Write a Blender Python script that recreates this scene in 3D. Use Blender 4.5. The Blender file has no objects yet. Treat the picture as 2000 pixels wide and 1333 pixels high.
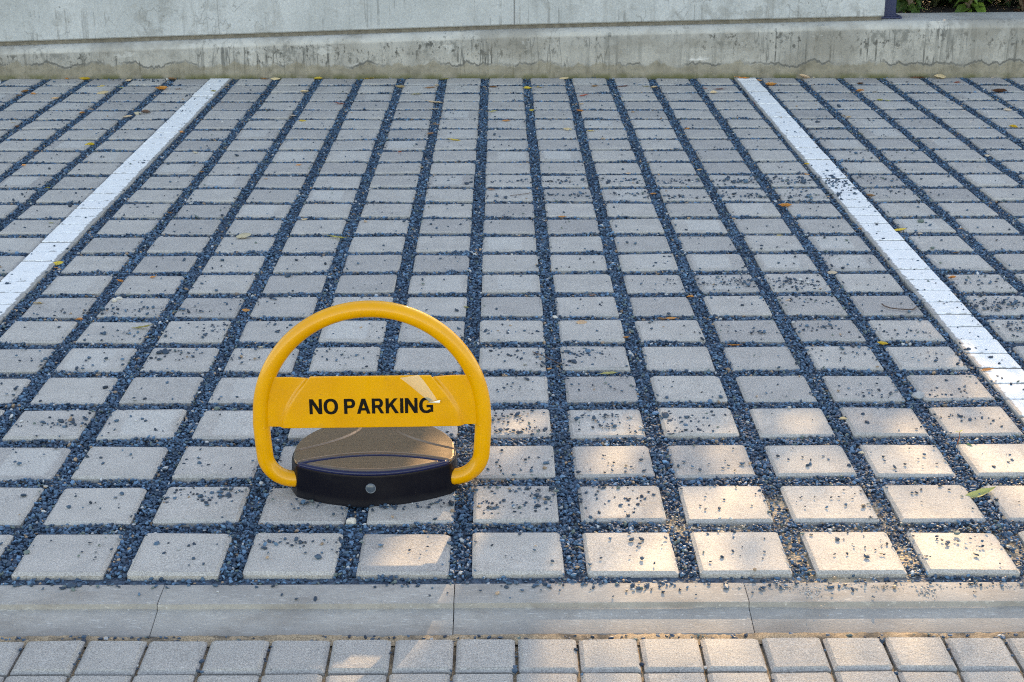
import bpy, bmesh, math, random
import numpy as np
from mathutils import Vector, Matrix

random.seed(7)
RNG = np.random.default_rng(11)
SC = bpy.context.scene
COL = SC.collection
R = math.radians

# ------------------------------------------------------------------ camera
CAM_H, PITCH, YAW, FPX = 1.267, R(19.66), 0.0079, 2964.0   # focal length in pixels of a 2000 px wide frame
cam_d = bpy.data.cameras.new('camera')
cam = bpy.data.objects.new('camera', cam_d)
COL.objects.link(cam)
cam_d.sensor_width = 36.0
cam_d.lens = FPX / 2000.0 * 36.0
cam_d.clip_start, cam_d.clip_end = 0.05, 500.0
cam_d.dof.use_dof = True
cam_d.dof.focus_distance = 2.9
cam_d.dof.aperture_fstop = 30.0
cam.location = (0, 0, CAM_H)
cam.rotation_euler = (R(90) - PITCH, 0, -YAW)
SC.camera = cam

# ------------------------------------------------------------------ light
SUN_EL, SUN_AZ = R(25.0), math.atan2(0.21, 1.0)      # azimuth from +Y towards +X
w = bpy.data.worlds.new('World')
SC.world = w
w.use_nodes = True
nt = w.node_tree
bg = nt.nodes['Background']
sky = nt.nodes.new('ShaderNodeTexSky')
sky.sky_type = 'NISHITA'
sky.sun_disc = False
sky.sun_elevation = SUN_EL
sky.sun_rotation = SUN_AZ
sky.air_density = 1.0
sky.dust_density = 0.6
sky.ozone_density = 1.0
nt.links.new(sky.outputs[0], bg.inputs['Color'])
bg.inputs['Strength'].default_value = 0.15
sun_d = bpy.data.lights.new('sun', 'SUN')
sun_d.energy = 2.0
sun_d.angle = R(0.55)
sun_d.color = (1.0, 0.80, 0.52)
sun = bpy.data.objects.new('sun', sun_d)
COL.objects.link(sun)
SDIR = Vector((math.sin(SUN_AZ) * math.cos(SUN_EL), math.cos(SUN_AZ) * math.cos(SUN_EL), math.sin(SUN_EL)))
sun.rotation_euler = SDIR.to_track_quat('Z', 'Y').to_euler()
sun.location = SDIR * 30
SC.view_settings.view_transform = 'Standard'
SC.view_settings.look = 'None'
SC.view_settings.gamma = 1.0
SC.view_settings.exposure = 2.25
# camera white balance set for open shade, as the photograph's is
SC.view_settings.use_white_balance = True
SC.view_settings.white_balance_temperature = 9200
SC.view_settings.white_balance_tint = 14
SC.cycles.max_bounces = 6
SC.cycles.diffuse_bounces = 3
SC.cycles.glossy_bounces = 3
SC.cycles.transparent_max_bounces = 8
SC.cycles.use_denoising = False
SC.cycles.filter_width = 1.1
SC.cycles.sample_clamp_indirect = 4.0

# where a spot of the paving seen in the photograph lies on the ground
def at(px, py, z=0.0):
    xc, yc = (px - 1000) / FPX, (py - 666.5) / FPX
    d = (CAM_H - z) / (math.sin(PITCH) + yc * math.cos(PITCH))
    f = d * (math.cos(PITCH) - yc * math.sin(PITCH))
    r = d * xc
    return Vector((r * math.cos(YAW) + f * math.sin(YAW), f * math.cos(YAW) - r * math.sin(YAW), z))

# ------------------------------------------------------------------ materials
def new_mat(name):
    m = bpy.data.materials.new(name)
    m.use_nodes = True
    return m, m.node_tree, m.node_tree.nodes['Principled BSDF']

class NT:
    """small helper to write node graphs"""
    def __init__(self, tree):
        self.t = tree
    def n(self, typ, **kw):
        nd = self.t.nodes.new(typ)
        for k, v in kw.items():
            setattr(nd, k, v)
        return nd
    def link(self, a, b):
        self.t.links.new(a, b)
    def coord(self, scale=(1, 1, 1), kind='Object'):
        tc = self.n('ShaderNodeTexCoord')
        mp = self.n('ShaderNodeMapping')
        mp.inputs['Scale'].default_value = scale
        self.link(tc.outputs[kind], mp.inputs['Vector'])
        return mp.outputs[0]
    def noise(self, vec, scale, detail=4, rough=0.55):
        nd = self.n('ShaderNodeTexNoise')
        nd.inputs['Scale'].default_value = scale
        nd.inputs['Detail'].default_value = detail
        nd.inputs['Roughness'].default_value = rough
        self.link(vec, nd.inputs['Vector'])
        return nd.outputs['Fac']
    def ramp(self, fac, lo, hi, a=0.0, b=1.0):
        nd = self.n('ShaderNodeMapRange')
        nd.clamp = True
        nd.interpolation_type = 'SMOOTHSTEP'
        nd.inputs['From Min'].default_value = lo
        nd.inputs['From Max'].default_value = hi
        nd.inputs['To Min'].default_value = a
        nd.inputs['To Max'].default_value = b
        self.link(fac, nd.inputs['Value'])
        return nd.outputs['Result']
    def math(self, op, a, b=None):
        nd = self.n('ShaderNodeMath', operation=op)
        for i, v in enumerate((a, b)):
            if v is None:
                continue
            if isinstance(v, (int, float)):
                nd.inputs[i].default_value = v
            else:
                self.link(v, nd.inputs[i])
        return nd.outputs[0]
    def mix(self, fac, a, b, blend='MIX'):
        nd = self.n('ShaderNodeMix', data_type='RGBA', blend_type=blend)
        nd.clamp_factor = True
        if isinstance(fac, (int, float)):
            nd.inputs[0].default_value = fac
        else:
            self.link(fac, nd.inputs[0])
        for i, v in ((6, a), (7, b)):
            if isinstance(v, tuple):
                nd.inputs[i].default_value = (*v, 1)
            else:
                self.link(v, nd.inputs[i])
        return nd.outputs[2]
    def bump(self, h, bsdf, strength, dist):
        nd = self.n('ShaderNodeBump')
        nd.inputs['Strength'].default_value = strength
        nd.inputs['Distance'].default_value = dist
        self.link(h, nd.inputs['Height'])
        self.link(nd.outputs[0], bsdf.inputs['Normal'])
    def attr(self, name):
        return self.n('ShaderNodeAttribute', attribute_name=name)
    def sep(self, vec):
        nd = self.n('ShaderNodeSeparateXYZ')
        self.link(vec, nd.inputs[0])
        return nd.outputs

def mat_paver(name, base, dark, pits=0.5):
    m, t, b = new_mat(name)
    g = NT(t)
    oc = g.coord()
    tone = g.attr('tone')
    sc = g.n('ShaderNodeSeparateColor')
    g.link(tone.outputs['Color'], sc.inputs[0])
    col = g.mix(g.ramp(g.noise(oc, 14, 5), 0.3, 0.72), base, dark)
    col = g.mix(sc.outputs[0], col, (0.62, 0.62, 0.66), 'MULTIPLY')
    # pale bloom left where a stone lay under another in the stack
    uv = g.n('ShaderNodeUVMap', uv_map='local')
    u = g.sep(uv.outputs[0])
    wob = g.math('MULTIPLY', g.math('SUBTRACT', g.noise(oc, 30, 3), 0.5), 0.10)
    uu = g.math('ADD', u[0], wob)
    inside = g.math('MULTIPLY', g.ramp(uu, 0.08, 0.13), g.ramp(uu, 0.70, 0.76, 1, 0))
    inside = g.math('MULTIPLY', inside, g.math('MULTIPLY', g.ramp(u[1], 0.06, 0.12), g.ramp(u[1], 0.88, 0.94, 1, 0)))
    col = g.mix(g.math('MULTIPLY', inside, sc.outputs[1]), col, (0.50, 0.49, 0.47))
    ed = g.math('MINIMUM', g.math('MINIMUM', u[0], g.math('SUBTRACT', 1.0, u[0])), g.math('MINIMUM', u[1], g.math('SUBTRACT', 1.0, u[1])))
    ed = g.math('ADD', ed, g.math('MULTIPLY', g.math('SUBTRACT', g.noise(oc, 38, 5, 0.7), 0.5), 0.22))
    col = g.mix(g.ramp(ed, 0.0, 0.09, 0.45, 0.0), col, (0.20, 0.19, 0.185))
    stn = g.ramp(g.noise(oc, 7.5, 6, 0.7), 0.56, 0.70, 0, 0.42)
    col = g.mix(stn, col, (0.215, 0.20, 0.195))
    # scratches, specks and pores
    st = g.noise(g.coord((60, 420, 60)), 1.0, 4, 0.7)
    col = g.mix(g.ramp(st, 0.57, 0.70, 0, 0.6), col, (0.56, 0.54, 0.51))
    fine = g.noise(oc, 420, 3, 0.7)
    col = g.mix(g.ramp(fine, 0.34, 0.66), g.mix(0.48, col, (0.12, 0.115, 0.11)), g.mix(0.36, col, (0.62, 0.60, 0.57)))
    vo = g.n('ShaderNodeTexVoronoi')
    vo.inputs['Scale'].default_value = 95
    g.link(oc, vo.inputs['Vector'])
    pore = g.ramp(vo.outputs['Distance'], 0.07, 0.16, 1, 0)
    pm = g.ramp(g.noise(oc, 40, 2), 0.5, 0.62)
    col = g.mix(g.math('MULTIPLY', g.math('MULTIPLY', pore, pm), pits), col, (0.06, 0.055, 0.05))
    g.link(col, b.inputs['Base Color'])
    b.inputs['Roughness'].default_value = 0.72
    b.inputs['Specular IOR Level'].default_value = 0.45
    h = g.math('ADD', g.math('MULTIPLY', fine, 0.5), g.math('MULTIPLY', g.noise(oc, 90, 4), 0.8))
    h = g.math('SUBTRACT', h, g.math('MULTIPLY', pore, 0.3))
    g.bump(h, b, 0.7, 0.003)
    return m

def mat_paint():
    m, t, b = new_mat('white_line_paint')
    g = NT(t)
    oc = g.coord()
    uv = g.n('ShaderNodeUVMap', uv_map='local')
    u = g.sep(uv.outputs[0])
    wob = g.math('MULTIPLY', g.math('SUBTRACT', g.noise(oc, 45, 4), 0.5), 0.22)
    edge = g.ramp(g.math('ADD', u[0], wob), 0.08, 0.13)
    gn = g.n('ShaderNodeNewGeometry')
    nz = g.sep(gn.outputs['Normal'])[2]
    up = g.ramp(nz, 0.35, 0.6)
    wear = g.ramp(g.noise(oc, 60, 6, 0.7), 0.61, 0.69, 1, 0.1)
    eb = g.math('MINIMUM', u[1], g.math('SUBTRACT', 1.0, u[1]))
    eb = g.math('ADD', eb, g.math('MULTIPLY', g.math('SUBTRACT', g.noise(oc, 55, 5, 0.7), 0.5), 0.30))
    wear = g.math('MULTIPLY', wear, g.ramp(eb, -0.015, 0.03, 0.1, 1))
    sp = g.ramp(g.noise(oc, 260, 3, 0.7), 0.68, 0.73, 1, 0.25)
    fac = g.math('MULTIPLY', g.math('MULTIPLY', edge, up), g.math('MULTIPLY', wear, sp))
    concrete = g.mix(g.noise(oc, 120, 4), (0.34, 0.33, 0.32), (0.20, 0.195, 0.19))
    white = g.mix(g.noise(oc, 25, 4), (0.77, 0.77, 0.77), (0.60, 0.61, 0.62))
    g.link(g.mix(fac, concrete, white), b.inputs['Base Color'])
    b.inputs['Roughness'].default_value = 0.6
    g.bump(g.math('ADD', g.noise(oc, 300, 3), g.math('MULTIPLY', fac, 0.3)), b, 0.35, 0.002)
    return m

def mat_gravel():
    m, t, b = new_mat('slate_chips')
    g = NT(t)
    a = g.attr('tone')
    oc = g.coord()
    col = g.mix(g.ramp(g.noise(oc, 700, 3, 0.7), 0.35, 0.7), g.mix(0.3, a.outputs['Color'], (0.03, 0.045, 0.07)), a.outputs['Color'])
    g.link(col, b.inputs['Base Color'])
    b.inputs['Roughness'].default_value = 0.55
    b.inputs['Specular IOR Level'].default_value = 0.38
    return m

def mat_bed():
    m, t, b = new_mat('gravel_bed')
    g = NT(t)
    oc = g.coord()
    vo = g.n('ShaderNodeTexVoronoi')
    vo.inputs['Scale'].default_value = 150
    g.link(oc, vo.inputs['Vector'])
    sc = g.n('ShaderNodeSeparateColor')
    g.link(vo.outputs['Color'], sc.inputs[0])
    col = g.mix(sc.outputs[0], (0.010, 0.024, 0.045), (0.06, 0.10, 0.15))
    sand = g.attr('sand').outputs['Fac']
    grain = g.mix(g.noise(oc, 500, 3, 0.7), (0.30, 0.22, 0.14), (0.52, 0.41, 0.29))
    col = g.mix(sand, col, grain)
    g.link(col, b.inputs['Base Color'])
    b.inputs['Roughness'].default_value = 0.8
    g.bump(vo.outputs['Distance'], b, 0.8, 0.006)
    return m

def mat_sand():
    m, t, b = new_mat('joint_sand')
    g = NT(t)
    oc = g.coord()
    col = g.mix(g.ramp(g.noise(oc, 380, 4, 0.8), 0.3, 0.7), (0.15, 0.105, 0.065), (0.60, 0.45, 0.30))
    col = g.mix(g.ramp(g.noise(oc, 22, 4), 0.45, 0.7), col, (0.06, 0.055, 0.05))
    g.link(col, b.inputs['Base Color'])
    b.inputs['Roughness'].default_value = 0.9
    g.bump(g.noise(oc, 350, 4, 0.8), b, 1.0, 0.004)
    return m

def mat_concrete(name, kind):
    m, t, b = new_mat(name)
    g = NT(t)
    oc = g.coord()
    s = g.sep(oc)
    base_a, base_b = {'wall': ((0.43, 0.455, 0.475), (0.335, 0.36, 0.375)),
                      'plinth': ((0.405, 0.392, 0.365), (0.27, 0.262, 0.245)),
                      'kerb': ((0.335, 0.315, 0.295), (0.25, 0.238, 0.228))}[kind]
    col = g.mix(g.ramp(g.noise(oc, 3.2 if kind != 'kerb' else 9, 6, 0.6), 0.3, 0.7), base_a, base_b)
    fine = g.noise(oc, 300 if kind == 'kerb' else 130, 4, 0.7)
    col = g.mix(g.ramp(fine, 0.3, 0.7, 0.0, 0.30), col, (0.16, 0.155, 0.15))
    h = fine
    if kind in ('wall', 'plinth'):
        run = g.noise(g.coord((30, 30, 2.2)), 1.0, 6, 0.7)           # runs of dirty water down the face
        runm = g.ramp(g.noise(g.coord((2.6, 2.6, 1.2)), 1.0, 4), 0.40, 0.60)
        pl = kind == 'plinth'
        col = g.mix(g.math('MULTIPLY', g.ramp(run, 0.46, 0.66, 0, 0.8 if pl else 0.28), runm), col, (0.15, 0.15, 0.14))
        crv = g.coord((60, 60, 1.5))
        thin = g.noise(crv, 1.0, 3, 0.6)
        col = g.mix(g.math('MULTIPLY', g.ramp(thin, 0.58, 0.64, 0, 0.9 if pl else 0.35), g.ramp(g.noise(g.coord((2.7, 2.7, 9)), 1.0, 5), 0.48, 0.56)), col, (0.05, 0.05, 0.045))
        cn = g.noise(g.coord((13, 13, 1.3) if pl else (7, 7, 4.5)), 1.0, 3, 0.55)
        crl = g.ramp(g.math('ABSOLUTE', g.math('SUBTRACT', cn, 0.5)), 0.003, 0.014 if pl else 0.008, 1, 0)
        crm = g.ramp(g.noise(g.coord((2.1, 2.1, 1.5)), 1.0, 4), 0.46, 0.58)
        col = g.mix(g.math('MULTIPLY', g.math('MULTIPLY', crl, crm), 0.8 if pl else 0.35), col, (0.07, 0.07, 0.066))
        blot = g.ramp(g.noise(oc, 11, 7, 0.72), 0.50, 0.62, 0, 0.85 if pl else 0.42)
        blotm = g.ramp(g.noise(oc, 1.7, 3), 0.42, 0.60)
        if pl:
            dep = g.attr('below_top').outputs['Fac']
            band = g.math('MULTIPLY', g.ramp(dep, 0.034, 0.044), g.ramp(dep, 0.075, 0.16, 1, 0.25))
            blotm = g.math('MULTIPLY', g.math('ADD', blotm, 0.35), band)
            col = g.mix(g.math('MULTIPLY', g.ramp(dep, 0.03, 0.04, 1, 0), 0.35), col, (0.50, 0.50, 0.48))  # top chamfer coloured paler, standing in for sky light on it
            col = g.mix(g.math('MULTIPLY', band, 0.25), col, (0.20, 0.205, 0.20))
            scr = g.noise(g.coord((34, 34, 22)), 1.0, 5, 0.75)
            col = g.mix(g.math('MULTIPLY', g.math('MULTIPLY', g.ramp(scr, 0.54, 0.60), blotm), 0.85), col, (0.07, 0.07, 0.065))
        col = g.mix(g.math('MULTIPLY', blot, blotm), col, (0.155, 0.155, 0.145))
        if pl:
            col = g.mix(g.ramp(g.noise(g.coord((3.2, 3.2, 5)), 1.0, 6, 0.65), 0.46, 0.64, 0, 0.6), col, (0.185, 0.172, 0.150))
        patch = g.ramp(g.noise(g.coord((5, 5, 7)), 1.0, 5, 0.7), 0.62, 0.66, 0, 0.45)
        col = g.mix(patch, col, (0.26, 0.26, 0.255) if not pl else (0.46, 0.46, 0.45))
        vo = g.n('ShaderNodeTexVoronoi')
        vo.inputs['Scale'].default_value = 24
        g.link(oc, vo.inputs['Vector'])
        pore = g.ramp(vo.outputs['Distance'], 0.06, 0.13, 1, 0)
        col = g.mix(g.math('MULTIPLY', pore, g.ramp(g.noise(oc, 9, 3), 0.55, 0.65, 0, 0.7)), col, (0.10, 0.10, 0.10))
        h = g.math('SUBTRACT', fine, pore)
    if kind == 'plinth':
        # rising damp: an olive foot with a wavy dark tide line and white salts above it
        nx = g.noise(g.coord((7.5, 0, 0)), 1.0, 5, 0.62)
        z0 = g.math('ADD', -0.012, g.math('MULTIPLY', nx, 0.160))
        dz = g.math('SUBTRACT', s[2], z0)
        damp = g.ramp(dz, -0.012, 0.001, 1, 0)
        dampc = g.mix(g.ramp(g.noise(oc, 16, 5, 0.7), 0.35, 0.7), (0.225, 0.20, 0.155), (0.12, 0.105, 0.075))
        col = g.mix(g.math('MULTIPLY', damp, 0.78), col, dampc)
        lm = g.ramp(g.noise(g.coord((4, 4, 4)), 1.0, 4), 0.40, 0.54)
        line = g.math('MULTIPLY', g.ramp(g.math('ABSOLUTE', g.math('ADD', dz, g.math('MULTIPLY', g.math('SUBTRACT', g.noise(oc, 40, 4, 0.7), 0.5), 0.02))), 0.0015, 0.0085, 1, 0), lm)
        salt = g.math('MULTIPLY', g.ramp(dz, 0.003, 0.008), g.ramp(dz, 0.014, 0.036, 1, 0))
        sm = g.math('MULTIPLY', g.ramp(g.noise(g.coord((1.7, 1, 9)), 1.0, 5, 0.7), 0.59, 0.68), 0.45)
        col = g.mix(g.math('MULTIPLY', salt, sm), col, (0.74, 0.74, 0.76))
        col = g.mix(g.math('MULTIPLY', line, 0.85), col, (0.075, 0.075, 0.07))
        moss = g.math('MULTIPLY', g.ramp(s[2], 0.0, 0.03, 1, 0), g.ramp(g.noise(g.coord((10, 10, 10)), 1.0, 4), 0.36, 0.6))
        col = g.mix(g.math('MULTIPLY', moss, 0.85), col, (0.075, 0.08, 0.025))
    if kind == 'kerb':
        vo = g.n('ShaderNodeTexVoronoi')
        vo.inputs['Scale'].default_value = 60
        g.link(oc, vo.inputs['Vector'])
        pore = g.ramp(vo.outputs['Distance'], 0.06, 0.12, 1, 0)
        col = g.mix(g.math('MULTIPLY', pore, 0.4), col, (0.6, 0.6, 0.6))
        st = g.noise(g.coord((50, 260, 160)), 1.0, 4, 0.7)
        col = g.mix(g.ramp(st, 0.55, 0.70, 0, 0.55), col, (0.50, 0.49, 0.47))
        stain = g.ramp(g.noise(g.coord((7, 16, 16)), 1.0, 6, 0.7), 0.48, 0.66, 0, 0.6)
        col = g.mix(stain, col, (0.19, 0.17, 0.155))
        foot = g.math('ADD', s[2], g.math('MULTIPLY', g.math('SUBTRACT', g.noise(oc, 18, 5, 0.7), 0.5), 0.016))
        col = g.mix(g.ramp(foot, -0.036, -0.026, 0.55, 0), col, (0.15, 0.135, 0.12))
    g.link(col, b.inputs['Base Color'])
    b.inputs['Roughness'].default_value = 0.8
    b.inputs['Specular IOR Level'].default_value = 0.35
    g.bump(h, b, 0.4, 0.003)
    return m

def mat_simple(name, color, rough=0.5, metal=0.0, spec=0.5, coat=0.0):
    m, t, b = new_mat(name)
    b.inputs['Base Color'].default_value = (*color, 1)
    b.inputs['Roughness'].default_value = rough
    b.inputs['Metallic'].default_value = metal
    b.inputs['Specular IOR Level'].default_value = spec
    b.inputs['Coat Weight'].default_value = coat
    b.inputs['Coat Roughness'].default_value = 0.08
    return m

def mat_yellow():
    m, t, b = new_mat('yellow_enamel')
    g = NT(t)
    oc = g.coord()
    col = g.mix(g.ramp(g.noise(oc, 12, 4), 0.35, 0.7), (0.66, 0.295, 0.001), (0.60, 0.255, 0.001))
    chips = g.math('MULTIPLY', g.ramp(g.noise(oc, 190, 5, 0.75), 0.64, 0.67), g.ramp(g.noise(oc, 14, 3), 0.56, 0.66))
    col = g.mix(g.math('MULTIPLY', chips, 0.75), col, (0.10, 0.05, 0.02))
    dirt = g.ramp(g.noise(oc, 30, 6, 0.7), 0.55, 0.78, 0, 0.22)
    col = g.mix(dirt, col, (0.32, 0.17, 0.03))
    g.link(col, b.inputs['Base Color'])
    b.inputs['Roughness'].default_value = 0.38
    b.inputs['Specular IOR Level'].default_value = 0.25
    b.inputs['Coat Weight'].default_value = 0.30
    b.inputs['Coat Roughness'].default_value = 0.06
    g.bump(g.noise(oc, 60, 3), b, 0.12, 0.002)
    return m

def mat_brushed():
    m, t, b = new_mat('brushed_steel')
    g = NT(t)
    br = g.noise(g.coord((10, 900, 10)), 1.0, 3, 0.6)
    oc = g.coord()
    col = g.mix(g.ramp(br, 0.3, 0.7), (0.195, 0.145, 0.105), (0.240, 0.180, 0.132))
    smear = g.ramp(g.noise(oc, 16, 5, 0.7), 0.42, 0.72, 0, 0.35)
    col = g.mix(smear, col, (0.14, 0.11, 0.08))
    spot = g.ramp(g.noise(oc, 130, 4, 0.7), 0.75, 0.79, 0, 0.8)
    col = g.mix(spot, col, (0.12, 0.08, 0.05))
    g.link(col, b.inputs['Base Color'])
    b.inputs['Metallic'].default_value = 1.0
    g.link(g.math('ADD', g.ramp(br, 0.3, 0.7, 0.31, 0.35), g.math('MULTIPLY', smear, 0.25)), b.inputs['Roughness'])
    g.bump(br, b, 0.012, 0.0003)
    return m

def mat_housing():
    m, t, b = new_mat('dark_housing')
    g = NT(t)
    oc = g.coord()
    dust = g.ramp(g.noise(oc, 330, 3, 0.8), 0.71, 0.77, 0, 0.5)
    film = g.ramp(g.noise(oc, 25, 4), 0.45, 0.8, 0, 0.012)
    s = g.sep(oc)
    low = g.ramp(s[2], 0.002, 0.018, 0.035, 0)
    col = g.mix(g.math('ADD', film, low), (0.0018, 0.0022, 0.006), (0.25, 0.24, 0.23))
    col = g.mix(dust, col, (0.22, 0.23, 0.25))
    g.link(col, b.inputs['Base Color'])
    b.inputs['Roughness'].default_value = 0.25
    b.inputs['Specular IOR Level'].default_value = 0.14
    return m

def mat_leaf(name, translucent=0.25, rough=0.5, attr=None):
    m, t, b = new_mat(name)
    g = NT(t)
    if attr:
        c = g.attr(attr).outputs['Color']
    else:
        oi = g.n('ShaderNodeObjectInfo')
        c = oi.outputs['Color']
        oc = g.coord()
        c = g.mix(g.ramp(g.noise(oc, 140, 4, 0.7), 0.45, 0.75, 0, 0.55), c, (0.10, 0.05, 0.025))
    g.link(c, b.inputs['Base Color'])
    b.inputs['Roughness'].default_value = rough
    tr = g.n('ShaderNodeBsdfTranslucent')
    g.link(c, tr.inputs['Color'])
    mx = g.n('ShaderNodeMixShader')
    mx.inputs[0].default_value = translucent
    g.link(b.outputs[0], mx.inputs[1])
    g.link(tr.outputs[0], mx.inputs[2])
    g.link(mx.outputs[0], t.nodes['Material Output'].inputs['Surface'])
    return m

def mat_noisy(name, a, bcol, scale, rough=0.8):
    m, t, b = new_mat(name)
    g = NT(t)
    oc = g.coord()
    g.link(g.mix(g.ramp(g.noise(oc, scale, 6, 0.65), 0.3, 0.7), a, bcol), b.inputs['Base Color'])
    b.inputs['Roughness'].default_value = rough
    g.bump(g.noise(oc, scale * 3, 4), b, 0.5, 0.01)
    return m

M_PAVER = mat_paver('grey_concrete_paver', (0.435, 0.405, 0.378), (0.335, 0.314, 0.297), 0.4)
M_FRONT = mat_paver('grey_paving_block', (0.300, 0.280, 0.265), (0.235, 0.222, 0.212), 0.8)
M_PAINT = mat_paint()
M_GRAVEL = mat_gravel()
M_BED = mat_bed()
M_SAND = mat_sand()
M_WALL = mat_concrete('cast_concrete', 'wall')
M_PLINTH = mat_concrete('weathered_concrete', 'plinth')
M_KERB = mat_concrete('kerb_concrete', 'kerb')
M_YELLOW = mat_yellow()
M_STEEL = mat_brushed()
M_HOUSING = mat_housing()
M_NAVY = mat_simple('navy_trim', (0.005, 0.008, 0.040), 0.22, 0, 0.35)
M_BLACKPAINT = mat_simple('black_print', (0.003, 0.0025, 0.002), 0.5, 0, 0.15)
M_LENS = mat_simple('clear_lens', (0.045, 0.065, 0.09), 0.3, coat=0.1)
M_LENSRING = mat_simple('lens_ring', (0.10, 0.12, 0.15), 0.4)
M_FILLER = mat_noisy('joint_filler', (0.10, 0.09, 0.075), (0.17, 0.155, 0.13), 40)
M_POST = mat_simple('navy_steel_paint', (0.012, 0.022, 0.07), 0.42, 0, 0.3)
M_SOIL = mat_noisy('dark_soil', (0.012, 0.009, 0.007), (0.028, 0.020, 0.014), 30)
M_LITTER = mat_leaf('dry_leaf', 0.2, 0.55)
M_LEAF = mat_leaf('green_leaf', 0.3, 0.42, 'tone')
M_BARK = mat_noisy('bark', (0.10, 0.075, 0.055), (0.18, 0.14, 0.105), 25)
M_TWIG = mat_simple('dry_twig', (0.07, 0.04, 0.03), 0.7)
M_STONE = mat_noisy('pale_stone', (0.60, 0.56, 0.50), (0.42, 0.39, 0.35), 120)
M_STONEGREY = mat_noisy('grey_stone', (0.36, 0.37, 0.38), (0.22, 0.23, 0.25), 120)
M_GROUND = mat_noisy('sandy_ground', (0.20, 0.18, 0.16), (0.27, 0.25, 0.23), 6)

# ------------------------------------------------------------------ mesh helpers
def link(name, verts, faces, mat, parent=None, smooth=False):
    me = bpy.data.meshes.new(name)
    me.from_pydata([tuple(v) for v in verts], [], [tuple(f) for f in faces])
    me.update()
    o = bpy.data.objects.new(name, me)
    COL.objects.link(o)
    if mat:
        me.materials.append(mat)
    if smooth:
        me.polygons.foreach_set('use_smooth', [True] * len(me.polygons))
    if parent:
        o.parent = parent
    return o

def tag(o, label=None, cat=None, group=None, kind=None):
    if label: o['label'] = label
    if cat: o['category'] = cat
    if group: o['group'] = group
    if kind: o['kind'] = kind
    return o

def empty(name, loc, rz=0.0):
    o = bpy.data.objects.new(name, None)
    o.empty_display_size = 0.1
    o.location = loc
    o.rotation_euler = (0, 0, rz)
    COL.objects.link(o)
    return o

def sharpen(o, angle=30):
    bm = bmesh.new()
    bm.from_mesh(o.data)
    for e in bm.edges:
        if len(e.link_faces) == 2 and e.calc_face_angle(0) > R(angle):
            e.smooth = False
    bm.to_mesh(o.data)
    bm.free()
    o.data.polygons.foreach_set('use_smooth', [True] * len(o.data.polygons))

class MB:
    def __init__(self):
        self.v, self.f = [], []
    def add(self, verts, faces):
        k = len(self.v)
        self.v += [tuple(q) for q in verts]
        self.f += [tuple(i + k for i in fc) for fc in faces]
    def box(self, lo, hi):
        x0, y0, z0 = lo
        x1, y1, z1 = hi
        self.add([(x0, y0, z0), (x1, y0, z0), (x1, y1, z0), (x0, y1, z0), (x0, y0, z1), (x1, y0, z1), (x1, y1, z1), (x0, y1, z1)],
                 [(0, 3, 2, 1), (4, 5, 6, 7), (0, 1, 5, 4), (1, 2, 6, 5), (2, 3, 7, 6), (3, 0, 4, 7)])
    def tube(self, pts, rad, seg=12, cap=True):
        pts = [Vector(p) for p in pts]
        n = len(pts)
        rads = rad if isinstance(rad, (list, tuple)) else [rad] * n
        up = None
        rings = []
        for i, p in enumerate(pts):
            d = (pts[min(i + 1, n - 1)] - pts[max(i - 1, 0)]).normalized()
            if up is None:
                up = d.orthogonal().normalized()
            up = (up - d * up.dot(d)).normalized()
            s = d.cross(up)
            rings.append([p + (up * math.cos(a) + s * math.sin(a)) * rads[i] for a in [2 * math.pi * k / seg for k in range(seg)]])
        vs = [v for r_ in rings for v in r_]
        fs = [(i * seg + k, i * seg + (k + 1) % seg, (i + 1) * seg + (k + 1) % seg, (i + 1) * seg + k) for i in range(n - 1) for k in range(seg)]
        if cap:
            fs += [tuple(reversed(range(seg))), tuple((n - 1) * seg + k for k in range(seg))]
        self.add(vs, fs)
    def build(self, name, mat, parent=None, smooth=False):
        return link(name, self.v, self.f, mat, parent, smooth)

# ------------------------------------------------------------------ paving
ROW0, PITCHY, NROW = 2.506, 0.200, 24          # far edge of the first row
PW, PD, CH = 0.161, 0.1555, 0.0060
Y_WALL = 7.32

def block_rings(cx, cy, w_, d_, ztop, zbot, ch, rc, rnd, rot=0.0, tx=0.0, ty=0.0, chip=0.3):
    """one paving stone: side, chamfer and top; corners a little rounded, now and then knocked off"""
    out, inn = [], []
    for (sx, sy) in ((-1, -1), (1, -1), (1, 1), (-1, 1)):
        r_ = rc * (1 + (rnd.random() * 2.2 if rnd.random() < chip else rnd.random() * 0.5))
        hx, hy = w_ / 2, d_ / 2
        a0 = {(-1, -1): 180, (1, -1): 270, (1, 1): 0, (-1, 1): 90}[(sx, sy)]
        for k in range(4):
            a = R(a0 + 30 * k)
            px, py = sx * (hx - r_) + r_ * math.cos(a), sy * (hy - r_) + r_ * math.sin(a)
            out.append((px, py))
            ri = max(r_ - ch * 0.65, 0.0005)
            inn.append((sx * (hx - ch - ri) + ri * math.cos(a), sy * (hy - ch - ri) + ri * math.sin(a)))
    vs = []
    c, s = math.cos(rot), math.sin(rot)
    n = len(out)
    for ring, z in ((out, zbot), (out, ztop - ch * 0.75), (inn, ztop)):
        for (px, py) in ring:
            zz = z + (0 if z == zbot else tx * px + ty * py) + (rnd.uniform(-1, 1) * 0.0004 if z != zbot else 0)
            vs.append((cx + px * c - py * s, cy + px * s + py * c, zz))
    fs = []
    for r_ in range(2):
        for k in range(n):
            fs.append((r_ * n + k, r_ * n + (k + 1) % n, (r_ + 1) * n + (k + 1) % n, (r_ + 1) * n + k))
    fs.append(tuple(2 * n + k for k in range(n)))
    uvs = [((px / w_ + 0.5), (py / d_ + 0.5)) for ring in (out, out, inn) for (px, py) in ring]
    return vs, fs, uvs

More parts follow.
